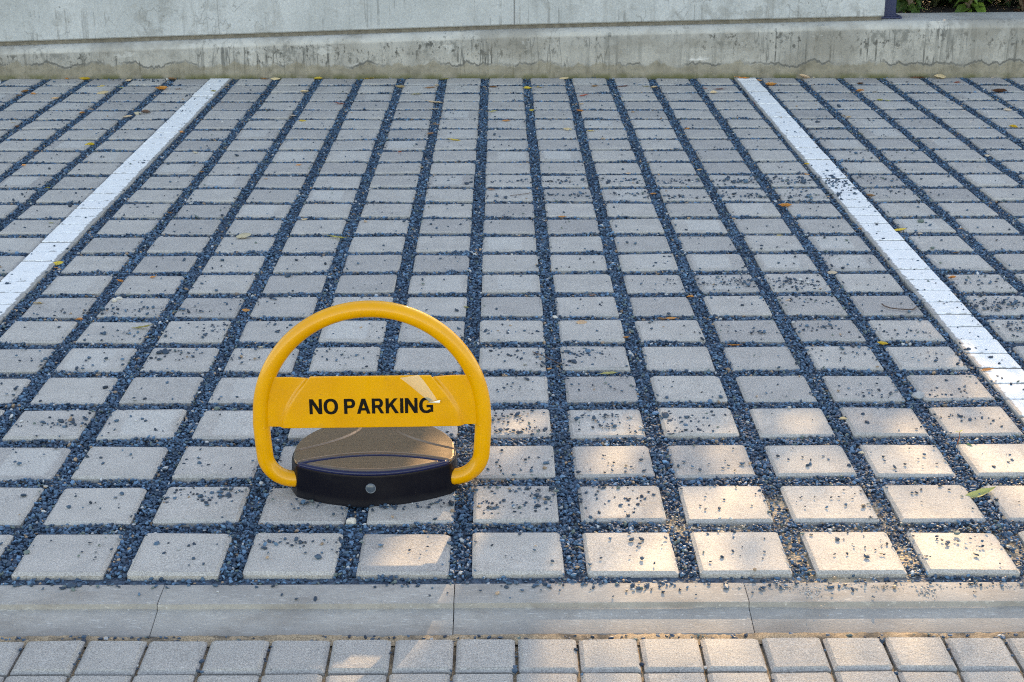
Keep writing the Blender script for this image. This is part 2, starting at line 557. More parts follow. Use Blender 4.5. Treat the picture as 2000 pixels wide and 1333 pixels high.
def build_blocks(name, blocks, mat, **meta):
    V, F, U, T = [], [], [], []
    for (vs, fs, uvs, tone) in blocks:
        k = len(V)
        V += vs
        F += [tuple(i + k for i in f) for f in fs]
        U += uvs
        T += [tone] * len(vs)
    o = link(name, V, F, mat)
    me = o.data
    lv = np.empty(len(me.loops), dtype=np.int32)
    me.loops.foreach_get('vertex_index', lv)
    uv = me.uv_layers.new(name='local')
    uv.data.foreach_set('uv', np.array(U, dtype=np.float32)[lv].ravel())
    ca = me.color_attributes.new('tone', 'FLOAT_COLOR', 'POINT')
    ca.data.foreach_set('color', np.array([(t[0], t[1], t[2], 1) for t in T], dtype=np.float32).ravel())
    sharpen(o, 24)
    tag(o, **meta)
    return o

rnd = random.Random(3)
COLS = [0.0277 + 0.2 * k for k in range(-6, 6)]
COLS_R = [1.337 + 0.2 * k for k in range(0, 10)]
COLS_L = [-1.4765 - 0.2 * k for k in range(0, 10)]
ALLC = COLS + COLS_R + COLS_L
PAVE = []                                          # (cx, cy, ztop)
blocks = []
for cx in ALLC:
    for r_ in range(NROW + 1):
        d_ = PD
        yf = ROW0 + PITCHY * r_
        if yf > Y_WALL - 0.004:
            yf_cut = Y_WALL - 0.008
            d_ = PD - (yf - yf_cut)
            yf = yf_cut
        if d_ < 0.03:
            continue
        cy = yf - d_ / 2 + rnd.uniform(-0.0015, 0.0015)
        x_ = cx + rnd.uniform(-0.002, 0.002)
        z_ = rnd.uniform(-0.0015, 0.0015)
        tone = (max(0, rnd.gauss(0.10, 0.40)) if rnd.random() < 0.85 else rnd.uniform(0.4, 0.9), rnd.uniform(0.3, 0.75) if rnd.random() < 0.16 else 0.0, rnd.random())
        vs, fs, uvs = block_rings(x_, cy, PW + rnd.uniform(-0.002, 0.002), d_, z_, -0.055, CH, 0.0040, rnd, rnd.gauss(0, 0.006), rnd.gauss(0, 0.008), rnd.gauss(0, 0.008))
        if rnd.random() < 0.3:
            uvs = [(1 - u, v) for (u, v) in uvs]
        blocks.append((vs, fs, uvs, tone))
        PAVE.append((x_, cy, d_))
build_blocks('parking_bay_paving', blocks, M_PAVER, kind='structure')

# painted lines: half-width blocks laid every ten centimetres
def painted_line(x0, x1, flip, label):
    bl = []
    y = ROW0 - PD - 0.001
    while y < Y_WALL - 0.02:
        d_ = min(0.0935, Y_WALL - 0.008 - y)
        vs, fs, uvs = block_rings((x0 + x1) / 2 + rnd.uniform(-0.001, 0.001), y + d_ / 2, x1 - x0, d_, 0.0015 + rnd.uniform(-0.001, 0.001), -0.055, 0.003, 0.003, rnd, rnd.gauss(0, 0.006), rnd.gauss(0, 0.004), rnd.gauss(0, 0.006))
        if flip:
            uvs = [(1 - u, v) for (u, v) in uvs]
        bl.append((vs, fs, uvs, (0, 0, 0)))
        y += 0.1
    return build_blocks('painted_parking_line', bl, M_PAINT, label=label, cat='parking line', group='white lines edging the parking bay')
painted_line(-1.394, -1.290, True, 'white painted line of small blocks running towards the yellow barrier side of the bay')
painted_line(1.128, 1.232, False, 'white painted line of small blocks strewn with dark gravel chips, opposite side from the barrier')

# kerb
def kerb():
    prof = [(2.330, -0.060), (2.330, -0.0125), (2.3275, -0.0105), (2.270, -0.0125), (2.2665, -0.0135), (2.2655, -0.0225), (2.262, -0.0240), (2.200, -0.0340), (2.195, -0.0370), (2.194, -0.062)]
    mb = MB()
    n = len(prof)
    x = -0.0805 - 8 * 0.5
    for k in range(17):
        g_ = 0.0007
        xs = [x + g_, x + g_ + 0.002, x + 0.5 - g_ - 0.002, x + 0.5 - g_]
        dz, dy = rnd.uniform(-0.0012, 0.0012), rnd.uniform(-0.0015, 0.0015)
        vs = []
        for j, xx in enumerate(xs):
            ins = 0.0006 if j in (0, 3) else 0.0
            for (yy, zz) in prof:
                vs.append((xx, yy + dy, zz + dz - (ins if zz > -0.05 else 0)))
        fs = [(j * n + i, (j + 1) * n + i, (j + 1) * n + i + 1, j * n + i + 1) for j in range(3) for i in range(n - 1)]
        fs += [tuple(range(n)), tuple(3 * n + i for i in reversed(range(n)))]
        mb.add(vs, fs)
        x += 0.5
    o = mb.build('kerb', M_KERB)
    bm = bmesh.new(); bm.from_mesh(o.data); bmesh.ops.recalc_face_normals(bm, faces=bm.faces); bm.to_mesh(o.data); bm.free()
    sharpen(o, 20)
    tag(o, kind='structure')
kerb()

# small square paving blocks of the driveway in front
fb = []
ZF = -0.0265
for r_ in range(14):
    for k in range(-32, 33):
        cx = -0.0265 + 0.1 * k + (0.0 if r_ == 0 else -0.002 * r_)
        cy = 2.128 - 0.1025 * r_
        vs, fs, uvs = block_rings(cx + rnd.uniform(-0.001, 0.001), cy, 0.0948, 0.0985, ZF + rnd.uniform(-0.0012, 0.0012), -0.07, 0.0068, 0.0035, rnd, rnd.gauss(0, 0.006), rnd.gauss(0, 0.008), rnd.gauss(0, 0.008), 0.15)
        fb.append((vs, fs, uvs, (max(0, rnd.gauss(0.12, 0.2)), 0, rnd.random())))
build_blocks('driveway_paving', fb, M_FRONT, kind='structure')
so = link('joint_sand', [(-3.3, 0.6, -0.0375), (3.3, 0.6, -0.0375), (3.3, 2.24, -0.0375), (-3.3, 2.24, -0.0375)], [(0, 1, 2, 3)], M_SAND)
tag(so, kind='structure')
# loose strip of sand along the foot of the kerb
def sand_strip():
    nx, ny = 900, 6
    vs = []
    for j in range(ny):
        for i in range(nx):
            x = -3.2 + 6.4 * i / (nx - 1)
            y = 2.166 + 0.036 * j / (ny - 1)
            prof = math.sin(math.pi * (j + 0.3) / (ny - 0.4))
            z = -0.0355 + 0.0070 * prof * (0.6 + 0.5 * math.sin(x * 9 + 1) * math.sin(x * 23)) + rnd.uniform(-0.001, 0.001)
            vs.append((x, y, z))
    fs = [(j * nx + i, j * nx + i + 1, (j + 1) * nx + i + 1, (j + 1) * nx + i) for j in range(ny - 1) for i in range(nx - 1)]
    o = link('sand_strip', vs, fs, M_SAND, smooth=True)
    tag(o, kind='structure')
sand_strip()
gr = link('ground', [(-150, -150, -0.075), (150, -150, -0.075), (150, 150, -0.075), (-150, 150, -0.075)], [(0, 1, 2, 3)], M_GROUND)
tag(gr, kind='structure')

# ------------------------------------------------------------------ gravel
XW, YH = 3.3, 0.0
pave_x = np.array(sorted(ALLC))
def on_paver(x, y, grow=0.0):
    """paver (or painted block) under a point of the bay"""
    col = np.min(np.abs(x[:, None] - pave_x[None, :]), axis=1) < PW / 2 - grow
    ry = np.mod(y - (ROW0 - PD), PITCHY)
    row = (ry > grow) & (ry < PD - grow)
    ln = ((x > -1.394 + grow) & (x < -1.290 - grow)) | ((x > 1.128 + grow) & (x < 1.232 - grow))
    return (col & row) | ln

SAND_SPOTS = [(1530, 985, 0.10), (1700, 1000, 0.09), (1560, 1075, 0.13), (1440, 1010, 0.07), (1330, 1020, 0.06), (1760, 1075, 0.07), (1960, 1060, 0.08), (920, 930, 0.05), (1640, 1120, 0.12), (930, 870, 0.05)]
SAND_W = [(at(a, b), r_) for a, b, r_ in SAND_SPOTS]
def sandiness(x, y):
    s = np.zeros_like(x)
    for p, r_ in SAND_W:
        s = np.maximum(s, np.exp(-((x - p.x) ** 2 + (y - p.y) ** 2) / (r_ * r_) * 1.6))
    return s

def gravel_bed():
    nx, ny = 340, 260
    xs = np.linspace(-3.6, 3.6, nx)
    ys = np.linspace(2.331, Y_WALL - 0.003, ny)
    X, Y = np.meshgrid(xs, ys)
    Z = np.where(Y < ROW0 - PD, -0.0128, -0.0120) + RNG.uniform(-0.001, 0.001, X.shape)
    vs = np.stack([X.ravel(), Y.ravel(), Z.ravel()], 1)
    fs = [(j * nx + i, j * nx + i + 1, (j + 1) * nx + i + 1, (j + 1) * nx + i) for j in range(ny - 1) for i in range(nx - 1)]
    o = link('gravel_bed', vs, fs, M_BED)
    a = o.data.attributes.new('sand', 'FLOAT', 'POINT')
    a.data.foreach_set('value', np.clip(sandiness(X.ravel(), Y.ravel()) * 0.95, 0, 1).astype(np.float32))
    tag(o, kind='structure')
gravel_bed()

def ico():
    p = (1 + 5 ** 0.5) / 2
    v = np.array([(-1, p, 0), (1, p, 0), (-1, -p, 0), (1, -p, 0), (0, -1, p), (0, 1, p), (0, -1, -p), (0, 1, -p), (p, 0, -1), (p, 0, 1), (-p, 0, -1), (-p, 0, 1)], float)
    v /= np.linalg.norm(v[0])
    f = np.array([(0, 11, 5), (0, 5, 1), (0, 1, 7), (0, 7, 10), (0, 10, 11), (1, 5, 9), (5, 11, 4), (11, 10, 2), (10, 7, 6), (7, 1, 8), (3, 9, 4), (3, 4, 2), (3, 2, 6), (3, 6, 8), (3, 8, 9), (4, 9, 5), (2, 4, 11), (6, 2, 10), (8, 6, 7), (9, 8, 1)], int)
    return v, f
def octa():
    v = np.array([(1, 0, 0), (0, 1, 0), (-1, 0, 0), (0, -1, 0), (0.1, 0.1, 1), (-0.1, 0, -1)], float)
    f = np.array([(0, 1, 4), (1, 2, 4), (2, 3, 4), (3, 0, 4), (1, 0, 5), (2, 1, 5), (3, 2, 5), (0, 3, 5)], int)
    return v, f

def stones(P, L, tilt, cols, shape):
    """many angular chips as arrays: centres P, lengths L, tilt spread"""
    bv, bf = shape()
    n = len(P)
    V = np.repeat(bv[None], n, 0) * (1 + RNG.uniform(-0.28, 0.28, (n, len(bv), 1)))
    S = np.stack([L, L * RNG.uniform(0.55, 0.85, n), L * RNG.uniform(0.34, 0.62, n)], 1) * 0.5
    V = V * S[:, None, :]
    def rot(ax, ang):
        c, s = np.cos(ang), np.sin(ang)
        M = np.zeros((n, 3, 3))
        i, j = [(1, 2), (0, 2), (0, 1)][ax]
        M[:, ax, ax] = 1
        M[:, i, i] = c; M[:, j, j] = c; M[:, i, j] = -s; M[:, j, i] = s
        return M
    M = rot(2, RNG.uniform(0, 6.283, n)) @ rot(0, RNG.normal(0, tilt, n)) @ rot(1, RNG.normal(0, tilt, n))
    V = np.einsum('nij,nkj->nki', M, V) + P[:, None, :]
    F = bf[None] + (np.arange(n) * len(bv))[:, None, None]
    C = np.repeat(cols[:, None, :], len(bv), 1)
    return V.reshape(-1, 3), F.reshape(-1, 3), C.reshape(-1, 3)

def stone_mesh(name, chunks, mat):
    k = 0
    Vs, Fs, Cs = [], [], []
    for V, F, C in chunks:
        Vs.append(V); Fs.append(F + k); Cs.append(C)
        k += len(V)
    V, F, C = np.concatenate(Vs), np.concatenate(Fs), np.concatenate(Cs)
    me = bpy.data.meshes.new(name)
    me.vertices.add(len(V))
    me.vertices.foreach_set('co', V.astype(np.float32).ravel())
    me.loops.add(len(F) * 3)
    me.loops.foreach_set('vertex_index', F.astype(np.int32).ravel())
    me.polygons.add(len(F))
    me.polygons.foreach_set('loop_start', np.arange(0, len(F) * 3, 3, dtype=np.int32))
    me.update(calc_edges=True)
    ca = me.color_attributes.new('tone', 'FLOAT_COLOR', 'POINT')
    ca.data.foreach_set('color', np.concatenate([C, np.ones((len(C), 1))], 1).astype(np.float32).ravel())
    me.materials.append(mat)
    me.polygons.foreach_set('use_smooth', np.zeros(len(F), dtype=bool))
    o = bpy.data.objects.new(name, me)
    COL.objects.link(o)
    return o

def chip_colours(n, dark=1.0):
    t = RNG.beta(0.9, 2.4, n)[:, None]
    c = np.array([[0.004, 0.025, 0.056]]) * (1 - t) + np.array([[0.120, 0.270, 0.430]]) * t
    c *= RNG.uniform(0.85, 1.15, (n, 1))
    c *= dark
    odd = RNG.random(n)
    k = odd < 0.022
    c[k] = np.array([0.46, 0.46, 0.46]) * RNG.uniform(0.7, 1.2, (k.sum(), 1))
    k = (odd > 0.022) & (odd < 0.045)
    c[k] = np.array([0.36, 0.24, 0.15]) * RNG.uniform(0.6, 1.2, (k.sum(), 1))
    k = (odd > 0.045) & (odd < 0.09)
    c[k] = np.array([0.10, 0.14, 0.13])
    return c

def in_view(x, y, m=0.4):
    d = y * 0.94 + 0.43
    return np.abs(x - 0.01 * y) < 0.338 * d + m

def joint_gravel():
    chunks = []
    for (y0, y1, dens, shp, size) in ((2.331, 3.3, 37000, ico, 0.0079), (3.3, 4.6, 30000, ico, 0.0083), (4.6, Y_WALL - 0.006, 20000, octa, 0.0100)):
        n = int(dens * 5.6 * (y1 - y0))
        x = RNG.uniform(-2.8, 2.8, n)
        y = RNG.uniform(y0, y1, n)
        k = in_view(x, y) & ~on_paver(x, y, 0.0)
        k &= RNG.random(n) > sandiness(x, y) * 0.55
        k &= ~((y < ROW0 - PD) & (RNG.random(n) < 0.45))
        x, y = x[k], y[k]
        n = len(x)
        L = size * np.exp(RNG.normal(0, 0.24, n))
        wave = 0.0025 * (np.sin(x * 13 + y * 7) * np.sin(y * 11 - x * 5) + np.sin(x * 31 + 2) * np.sin(y * 27))
        z = -0.0078 + wave + RNG.uniform(-0.003, 0.004, n) - sandiness(x, y) * 0.003
        z = np.where(y < ROW0 - PD, z - 0.005, z)
        chunks.append(stones(np.stack([x, y, z], 1), L, 0.55, chip_colours(n), shp))
    o = stone_mesh('gravel', chunks, M_GRAVEL)
    tag(o, kind='stuff')
joint_gravel()

# chips kicked up onto the stones: spots seen in the photograph (px, py, spread in metres x, y, count, heap)
SPILL = [(130, 828, .05, .02, 38, .3), (210, 610, .05, .025, 30, .5), (345, 607, .05, .02, 20, 0), (245, 655, .05, .02, 16, 0), (410, 645, .04, .03, 22, 0), (310, 700, .05, .02, 12, 0),
         (350, 690, .05, .01, 16, .3), (520, 580, .03, .02, 26, .5), (470, 705, .05, .02, 12, 0), (660, 700, .05, .03, 16, 0), (450, 780, .05, .03, 12, 0), (390, 970, .05, .02, 34, .2), (450, 960, .02, .015, 16, .3),
         (1350, 552, .06, .02, 10, 0), (1440, 553, .05, .025, 44, .5), (1540, 555, .05, .025, 50, .6), (1560, 590, .06, .02, 18, 0), (1590, 640, .06, .02, 20, 0), (1480, 650, .06, .01, 16, 0), (1420, 585, .06, .02, 4, 0),
         (1620, 690, .06, .03, 26, 0), (1720, 650, .06, .02, 10, 0), (1690, 770, .05, .025, 24, 0), (1830, 770, .05, .02, 22, 0), (1870, 820, .06, .02, 18, 0), (1780, 700, .06, .03, 7, 0), (1920, 550, .05, .025, 20, .2), (1965, 595, .06, .03, 80, .6), (1990, 640, .03, .03, 30, .3),
         (1130, 690, .05, .02, 32, .2), (1080, 712, .03, .015, 18, .3), (1000, 650, .05, .02, 16, 0), (1010, 695, .05, .02, 16, 0), (1010, 755, .05, .03, 12, 0), (1150, 752, .06, .03, 16, 0), (1170, 820, .05, .03, 30, .1), (1180, 835, .02, .01, 14, .3), (1020, 815, .06, .02, 30, .1), (1010, 845, .05, .015, 36, .6), (1340, 820, .06, .03, 40, .2), (1320, 845, .05, .01, 18, .3), (1420, 770, .06, .03, 5, 0), (1500, 770, .07, .03, 4, 0),
         (1000, 990, .05, .025, 34, .3), (1060, 970, .03, .03, 30, .5), (955, 955, .03, .01, 14, .2), (1200, 980, .06, .03, 26, 0), (1170, 950, .03, .015, 10, 0), (1050, 905, .05, .03, 18, .1), (1190, 905, .06, .03, 12, 0), (1400, 905, .06, .03, 8, 0), (1220, 1060, .07, .03, 10, 0), (1000, 1060, .06, .03, 6, 0), (1420, 1060, .07, .03, 8, 0), (1670, 1060, .05, .03, 14, 0), (1860, 1060, .06, .03, 20, 0), (1620, 980, .07, .03, 7, 0), (1800, 970, .06, .03, 6, 0), (1780, 900, .06, .03, 8, 0), (1580, 900, .07, .03, 6, 0), (560, 1060, .05, .01, 20, .2), (590, 1075, .06, .03, 8, 0), (360, 1070, .07, .04, 6, 0), (140, 1070, .07, .04, 7, 0), (1940, 900, .05, .03, 5, 0),
         (410, 910, .07, .03, 8, 0), (240, 900, .07, .03, 6, 0), (270, 845, .06, .03, 4, 0), (80, 700, .06, .03, 6, 0), (40, 770, .05, .03, 6, 0), (230, 790, .07, .03, 8, 0), (170, 720, .06, .02, 5, 0), (240, 990, .07, .03, 5, 0), (60, 910, .07, .03, 4, 0), (80, 640, .07, .03, 3, 0), (130, 610, .05, .02, 6, 0), (610, 985, .05, .02, 4, 0), (740, 992, .03, .006, 26, .2), (850, 985, .03, .01, 14, .2), (600, 985, .02, .008, 10, 0),
         (1000, 357, .08, .02, 14, 0), (1110, 355, .08, .02, 14, 0), (1215, 355, .09, .025, 24, .1), (1320, 355, .09, .025, 28, .1), (1430, 355, .09, .025, 34, .1), (1545, 355, .08, .025, 38, .2), (1240, 380, .09, .02, 16, 0), (1340, 385, .09, .02, 22, 0), (1450, 385, .09, .02, 26, 0), (1580, 385, .08, .025, 34, .2), (1100, 382, .09, .02, 20, 0), (1640, 360, .05, .10, 70, 0), (1730, 350, .08, .025, 14, 0), (1760, 378, .09, .025, 14, 0), (1000, 385, .08, .02, 6, 0), (900, 350, .09, .02, 8, 0), (890, 430, .2, .08, 14, 0), (1700, 300, .1, .05, 10, 0), (1620, 250, .06, .15, 16, 0), (1640, 182, .09, .02, 16, 0), (1720, 240, .08, .02, 4, 0), (280, 320, .08, .03, 8, 0), (270, 158, .09, .015, 30, .2), (370, 190, .05, .05, 6, 0),
         (1500, 470, .2, .12, 14, 0), (1580, 500, .08, .03, 10, 0), (1640, 520, .08, .03, 8, 0), (1800, 640, .06, .15, 14, 0), (1850, 690, .05, .12, 12, 0), (1960, 750, .05, .05, 10, 0), (400, 500, .25, .1, 12, 0), (150, 420, .3, .1, 10, 0), (650, 600, .1, .05, 6, 0), (700, 500, .3, .15, 10, 0), (1250, 500, .25, .15, 16, 0), (1800, 440, .3, .2, 18, 0), (900, 250, .8, .3, 20, 0), (1500, 230, .6, .3, 26, 0), (200, 250, .5, .4, 16, 0), (1280, 625, .07, .03, 6, 0), (1120, 590, .1, .05, 5, 0), (820, 640, .1, .03, 6, 0), (700, 640, .08, .03, 5, 0), (560, 640, .06, .03, 8, 0)]
def loose_gravel():
    P, L = [], []
    for (px, py, sx, sy, n, heap) in SPILL:
        c = at(px, py)
        for _ in range(int(n * (1.9 if py < 700 else 1.5))):
            k_ = 0.8 if RNG.random() < 0.6 else 1.7
            x, y = c.x + RNG.normal(0, sx * k_), c.y + RNG.normal(0, sy * k_)
            if y > Y_WALL - 0.03:
                continue
            l_ = (0.0080 if py > 500 else 0.0100) * 0.86 * math.exp(RNG.normal(0, 0.34))
            d2 = ((x - c.x) / sx) ** 2 + ((y - c.y) / sy) ** 2
            z = 0.0012 + l_ * 0.17 + heap * 0.006 * math.exp(-d2) * RNG.random()
            P.append((x, y, z)); L.append(l_)
    for _ in range(2600):                         # the odd ones everywhere
        y = 2.37 + 4.9 * RNG.random() ** 1.2
        x = RNG.uniform(-2.6, 2.6)
        P.append((x, y, 0.003)); L.append(0.0066 * math.exp(RNG.normal(0, 0.32)))
    for (cx, cy, d_) in PAVE:                     # chips creeping over the edges of the stones
        if not in_view(np.array([cx]), np.array([cy]), 0.25)[0]:
            continue
        m = 0.5 + 0.5 * math.sin(cx * 5.1 + cy * 3.3) * math.sin(cy * 4.7 - cx * 2.9)
        for _ in range(int(RNG.integers(0, 3) + RNG.random() * 13 * m * m * (1.0 if cy < 4.2 else 0.3))):
            e = RNG.integers(0, 4)
            u = RNG.uniform(-1, 1)
            ins = abs(RNG.normal(0, 0.006)) - 0.002
            if e < 2:
                x, y = cx + (1 if e else -1) * (PW / 2 - ins), cy + u * d_ / 2
            else:
                x, y = cx + u * PW / 2, cy + (1 if e == 2 else -1) * (d_ / 2 - ins)
            P.append((x, y, 0.0015 + RNG.uniform(-0.001, 0.002))); L.append(0.0080 * math.exp(RNG.normal(0, 0.25)))
    P, L = np.array(P), np.array(L)
    k = on_paver(P[:, 0], P[:, 1], -0.004)
    P, L = P[k], L[k]
    q = []                                        # along the kerb and in the joints of the driveway
    for _ in range(330):
        x = RNG.uniform(-1.05, 1.15)
        u = RNG.random()
        if u < 0.30:
            y, z = 2.330 - abs(RNG.normal(0, 0.008)), -0.0082
        elif u < 0.36:
            y, z = RNG.uniform(2.275, 2.325), -0.0085
        else:
            y, z = 2.184 + RNG.normal(0, 0.007), -0.031
            if y > 2.191: y = 2.190
        q.append((x, y, z))
    for _ in range(70):                          # the thick spill on the kerb at one end
        x = RNG.normal(0.10, 0.12) if RNG.random() < 0.4 else RNG.uniform(0.2, 1.0)
        q.append((x, 2.326 - abs(RNG.normal(0, 0.016)), -0.0085))
    for _ in range(70):
        kx = RNG.integers(-11, 12)
        q.append((0.0235 + 0.1 * kx + RNG.normal(0, 0.002), RNG.uniform(2.0, 2.17), -0.029))
    q = np.array(q)
    L2 = 0.0072 * np.exp(RNG.normal(0, 0.3, len(q)))
    PP, LL = np.concatenate([P, q]), np.concatenate([L, L2])
    o = stone_mesh('loose_gravel', [stones(PP, LL, 0.30, chip_colours(len(PP), 0.62), ico)], M_GRAVEL)
    tag(o, kind='stuff')
    # pale grit stuck to the kerb and lying in the sandy joints
    q = []
    for _ in range(1100):
        q.append((RNG.uniform(0.38, 1.15), 2.300 + RNG.normal(0, 0.013), -0.0110))
    for _ in range(1700):
        i = RNG.integers(len(SAND_W))
        c, r_ = SAND_W[i]
        q.append((c.x + RNG.normal(0, r_ * 0.6), c.y + RNG.normal(0, r_ * 0.6), -0.0075))
    for _ in range(900):
        q.append((RNG.uniform(-1.1, 1.2), 2.185 + RNG.normal(0, 0.006), -0.0325))
    q = np.array(q)
    k = ~on_paver(q[:, 0], q[:, 1], -0.001)
    q = q[k]
    t = RNG.random((len(q), 1))
    c = np.array([[0.30, 0.22, 0.15]]) * (1 - t) + np.array([[0.56, 0.48, 0.38]]) * t
    kb = (q[:, 1] < 2.34) & (q[:, 1] > 2.25)
    c[kb] = np.array([0.36, 0.35, 0.34]) * RNG.uniform(0.55, 1.3, (kb.sum(), 1))
    o = stone_mesh('grit', [stones(q, 0.0042 * np.exp(RNG.normal(0, 0.3, len(q))), 0.5, c, octa)], M_GRAVEL)
    tag(o, kind='stuff')
loose_gravel()

# ------------------------------------------------------------------ plinth and wall
def z_plinth(x):
    pts = [(-6.0, 0.045), (-2.385, 0.148), (0.06, 0.226), (1.84, 0.265), (6.0, 0.300)]
    for (x0, z0), (x1, z1) in zip(pts, pts[1:]):
        if x <= x1:
            return z0 + (z1 - z0) * (x - x0) / (x1 - x0)
    return pts[-1][1]

def plinth():
    nx = 420
    vs, fs = [], []
    prof_n = 9
    for i in range(nx):
        x = -6 + 12 * i / (nx - 1)
        zt = z_plinth(x)
        wob = 0.003 * math.sin(x * 5.3) + 0.0025 * math.sin(x * 17 + 1) + 0.0015 * math.sin(x * 41)
        for (dy, z) in ((0.0, -0.06), (0.0, 0.0), (0.0, 0.05), (0.001, (zt - 0.04) * 0.75), (0.002, zt - 0.036 + wob), (0.010, zt - 0.020 + wob), (0.034 + wob, zt - 0.003), (0.05, zt), (0.27, zt + 0.004)):
            vs.append((x, Y_WALL + dy + random.uniform(-0.0006, 0.0006), z))
        vs.append((x, Y_WALL + 0.27, -0.06))
    n = prof_n + 1
    for i in range(nx - 1):
        for k in range(n - 1):
            fs.append((i * n + k, (i + 1) * n + k, (i + 1) * n + k + 1, i * n + k + 1))
    fs += [tuple(reversed(range(n))), tuple((nx - 1) * n + k for k in range(n))]
    o = link('concrete_plinth', vs, fs, M_PLINTH)
    a = o.data.attributes.new('below_top', 'FLOAT', 'POINT')
    a.data.foreach_set('value', np.array([z_plinth(v[0]) - v[2] for v in vs], dtype=np.float32))
    sharpen(o, 40)
    tag(o, 'low weathered plinth with wavy damp line and white salts under the wall'
    , 'plinth')
plinth()

def upper_wall():
    root = empty('concrete_wall', (0, Y_WALL + 0.10, 0))
    tag(root, 'pale smooth concrete wall standing on the low plinth, above a dark joint', 'wall')
    y0, y1, top = -0.058, 0.10, 2.05
    for (xa, xb) in ((-6.0, 0.066), (0.073, 1.842)):
        mb = MB()
        xs = np.linspace(xa, xb, 24)
        vs = []
        for x in xs:
            zb = z_plinth(float(x)) + 0.019
            for (yy, zz) in ((y0 + 0.006, zb), (y0, zb + 0.006), (y0, top - 0.01), (y0 + 0.01, top), (y1, top), (y1, zb)):
                vs.append((float(x), yy, zz))
        n = 6
        fs = [(i * n + k, (i + 1) * n + k, (i + 1) * n + (k + 1) % n, i * n + (k + 1) % n) for i in range(len(xs) - 1) for k in range(n)]
        fs += [tuple(reversed(range(n))), tuple((len(xs) - 1) * n + k for k in range(n))]
        mb.add(vs, fs)
        mb.build('wall_panel', M_WALL, root)
    mb = MB()
    xs = np.linspace(-6, 1.834, 60)
    vs, fs = [], []
    for x in xs:
        zb = z_plinth(float(x))
        vs += [(float(x), y0 + 0.016, zb - 0.002), (float(x), y0 + 0.016, zb + 0.024), (float(x), 0.09, zb + 0.024), (float(x), 0.09, zb - 0.002)]
    for i in range(len(xs) - 1):
        for k in range(4):
            fs.append((i * 4 + k, (i + 1) * 4 + k, (i + 1) * 4 + (k + 1) % 4, i * 4 + (k + 1) % 4))
    fs += [(3, 2, 1, 0), tuple((len(xs) - 1) * 4 + k for k in range(4))]
    mb.add(vs, fs)
    mb.build('joint_filler', M_FILLER, root)
    mb = MB()
    mb.box((0.0655, y0 + 0.004, z_plinth(0.07) + 0.0205), (0.0735, y0 + 0.03, top - 0.02))
    mb.build('joint_seal', mat_simple('grey_sealant', (0.20, 0.21, 0.22), 0.6), root)
upper_wall()

def post():
    x, y = 1.884, Y_WALL + 0.135
    z = z_plinth(x) + 0.004
    root = empty('metal_post', (x, y, z))
    tag(root, 'navy blue square steel post bolted to the plinth beside the wall end', 'post')
    mb = MB()
    mb.box((-0.030, -0.030, 0.008), (0.030, 0.030, 1.30))
    o = mb.build('post_shaft', M_POST, root)
    bv = o.modifiers.new('edge', 'BEVEL'); bv.width = 0.004; bv.segments = 2
    mb = MB()
    mb.box((-0.055, -0.055, 0.0), (0.055, 0.055, 0.0078))
    mb.box((-0.036, -0.036, 0.0079), (0.036, 0.036, 0.016))
    mb.build('base_plate', M_POST, root)
    for sx in (-1, 1):
        for sy in (-1, 1):
            mb = MB()
            mb.tube([(sx * 0.044, sy * 0.044, 0.0078), (sx * 0.044, sy * 0.044, 0.015)], 0.006, 6)
            mb.build('bolt', M_POST, root)
post()

# ------------------------------------------------------------------ plants
def leaf_cloud(P, D, L, Wd, cols, fold=0.25, droop=0.25):
    """leaf-shaped faces: two rows of quads folded along the midrib; P base, D direction (n,3)"""
    n = len(P)
    D = D / np.linalg.norm(D, axis=1, keepdims=True)
    up = np.tile(np.array([0, 0, 1.0]), (n, 1)) + RNG.normal(0, 0.35, (n, 3))
    S = np.cross(D, up); S /= np.linalg.norm(S, axis=1, keepdims=True)
    N = np.cross(S, D)
    ts = [0.0, 0.3, 0.65, 1.0]
    ws = [0.08, 1.0, 0.75, 0.02]
    V = np.zeros((n, 12, 3))
    for i, (t, w_) in enumerate(zip(ts, ws)):
        c = P + D * (L * t)[:, None] - N * 0 + np.array([0, 0, -1.0]) * (L * droop * t * t)[:, None]
        V[:, i * 3 + 0] = c - S * (Wd * w_ / 2)[:, None] + N * (Wd * w_ * fold)[:, None]
        V[:, i * 3 + 1] = c
        V[:, i * 3 + 2] = c + S * (Wd * w_ / 2)[:, None] + N * (Wd * w_ * fold)[:, None]
    f = []
    for i in range(3):
        for k in range(2):
            a, b, c, d = i * 3 + k, i * 3 + k + 1, (i + 1) * 3 + k + 1, (i + 1) * 3 + k
            f += [(a, b, c), (a, c, d)]
    F = np.array(f)[None] + (np.arange(n) * 12)[:, None, None]
    C = np.repeat(cols[:, None, :], 12, 1)
    return V.reshape(-1, 3), F.reshape(-1, 3), C.reshape(-1, 3)

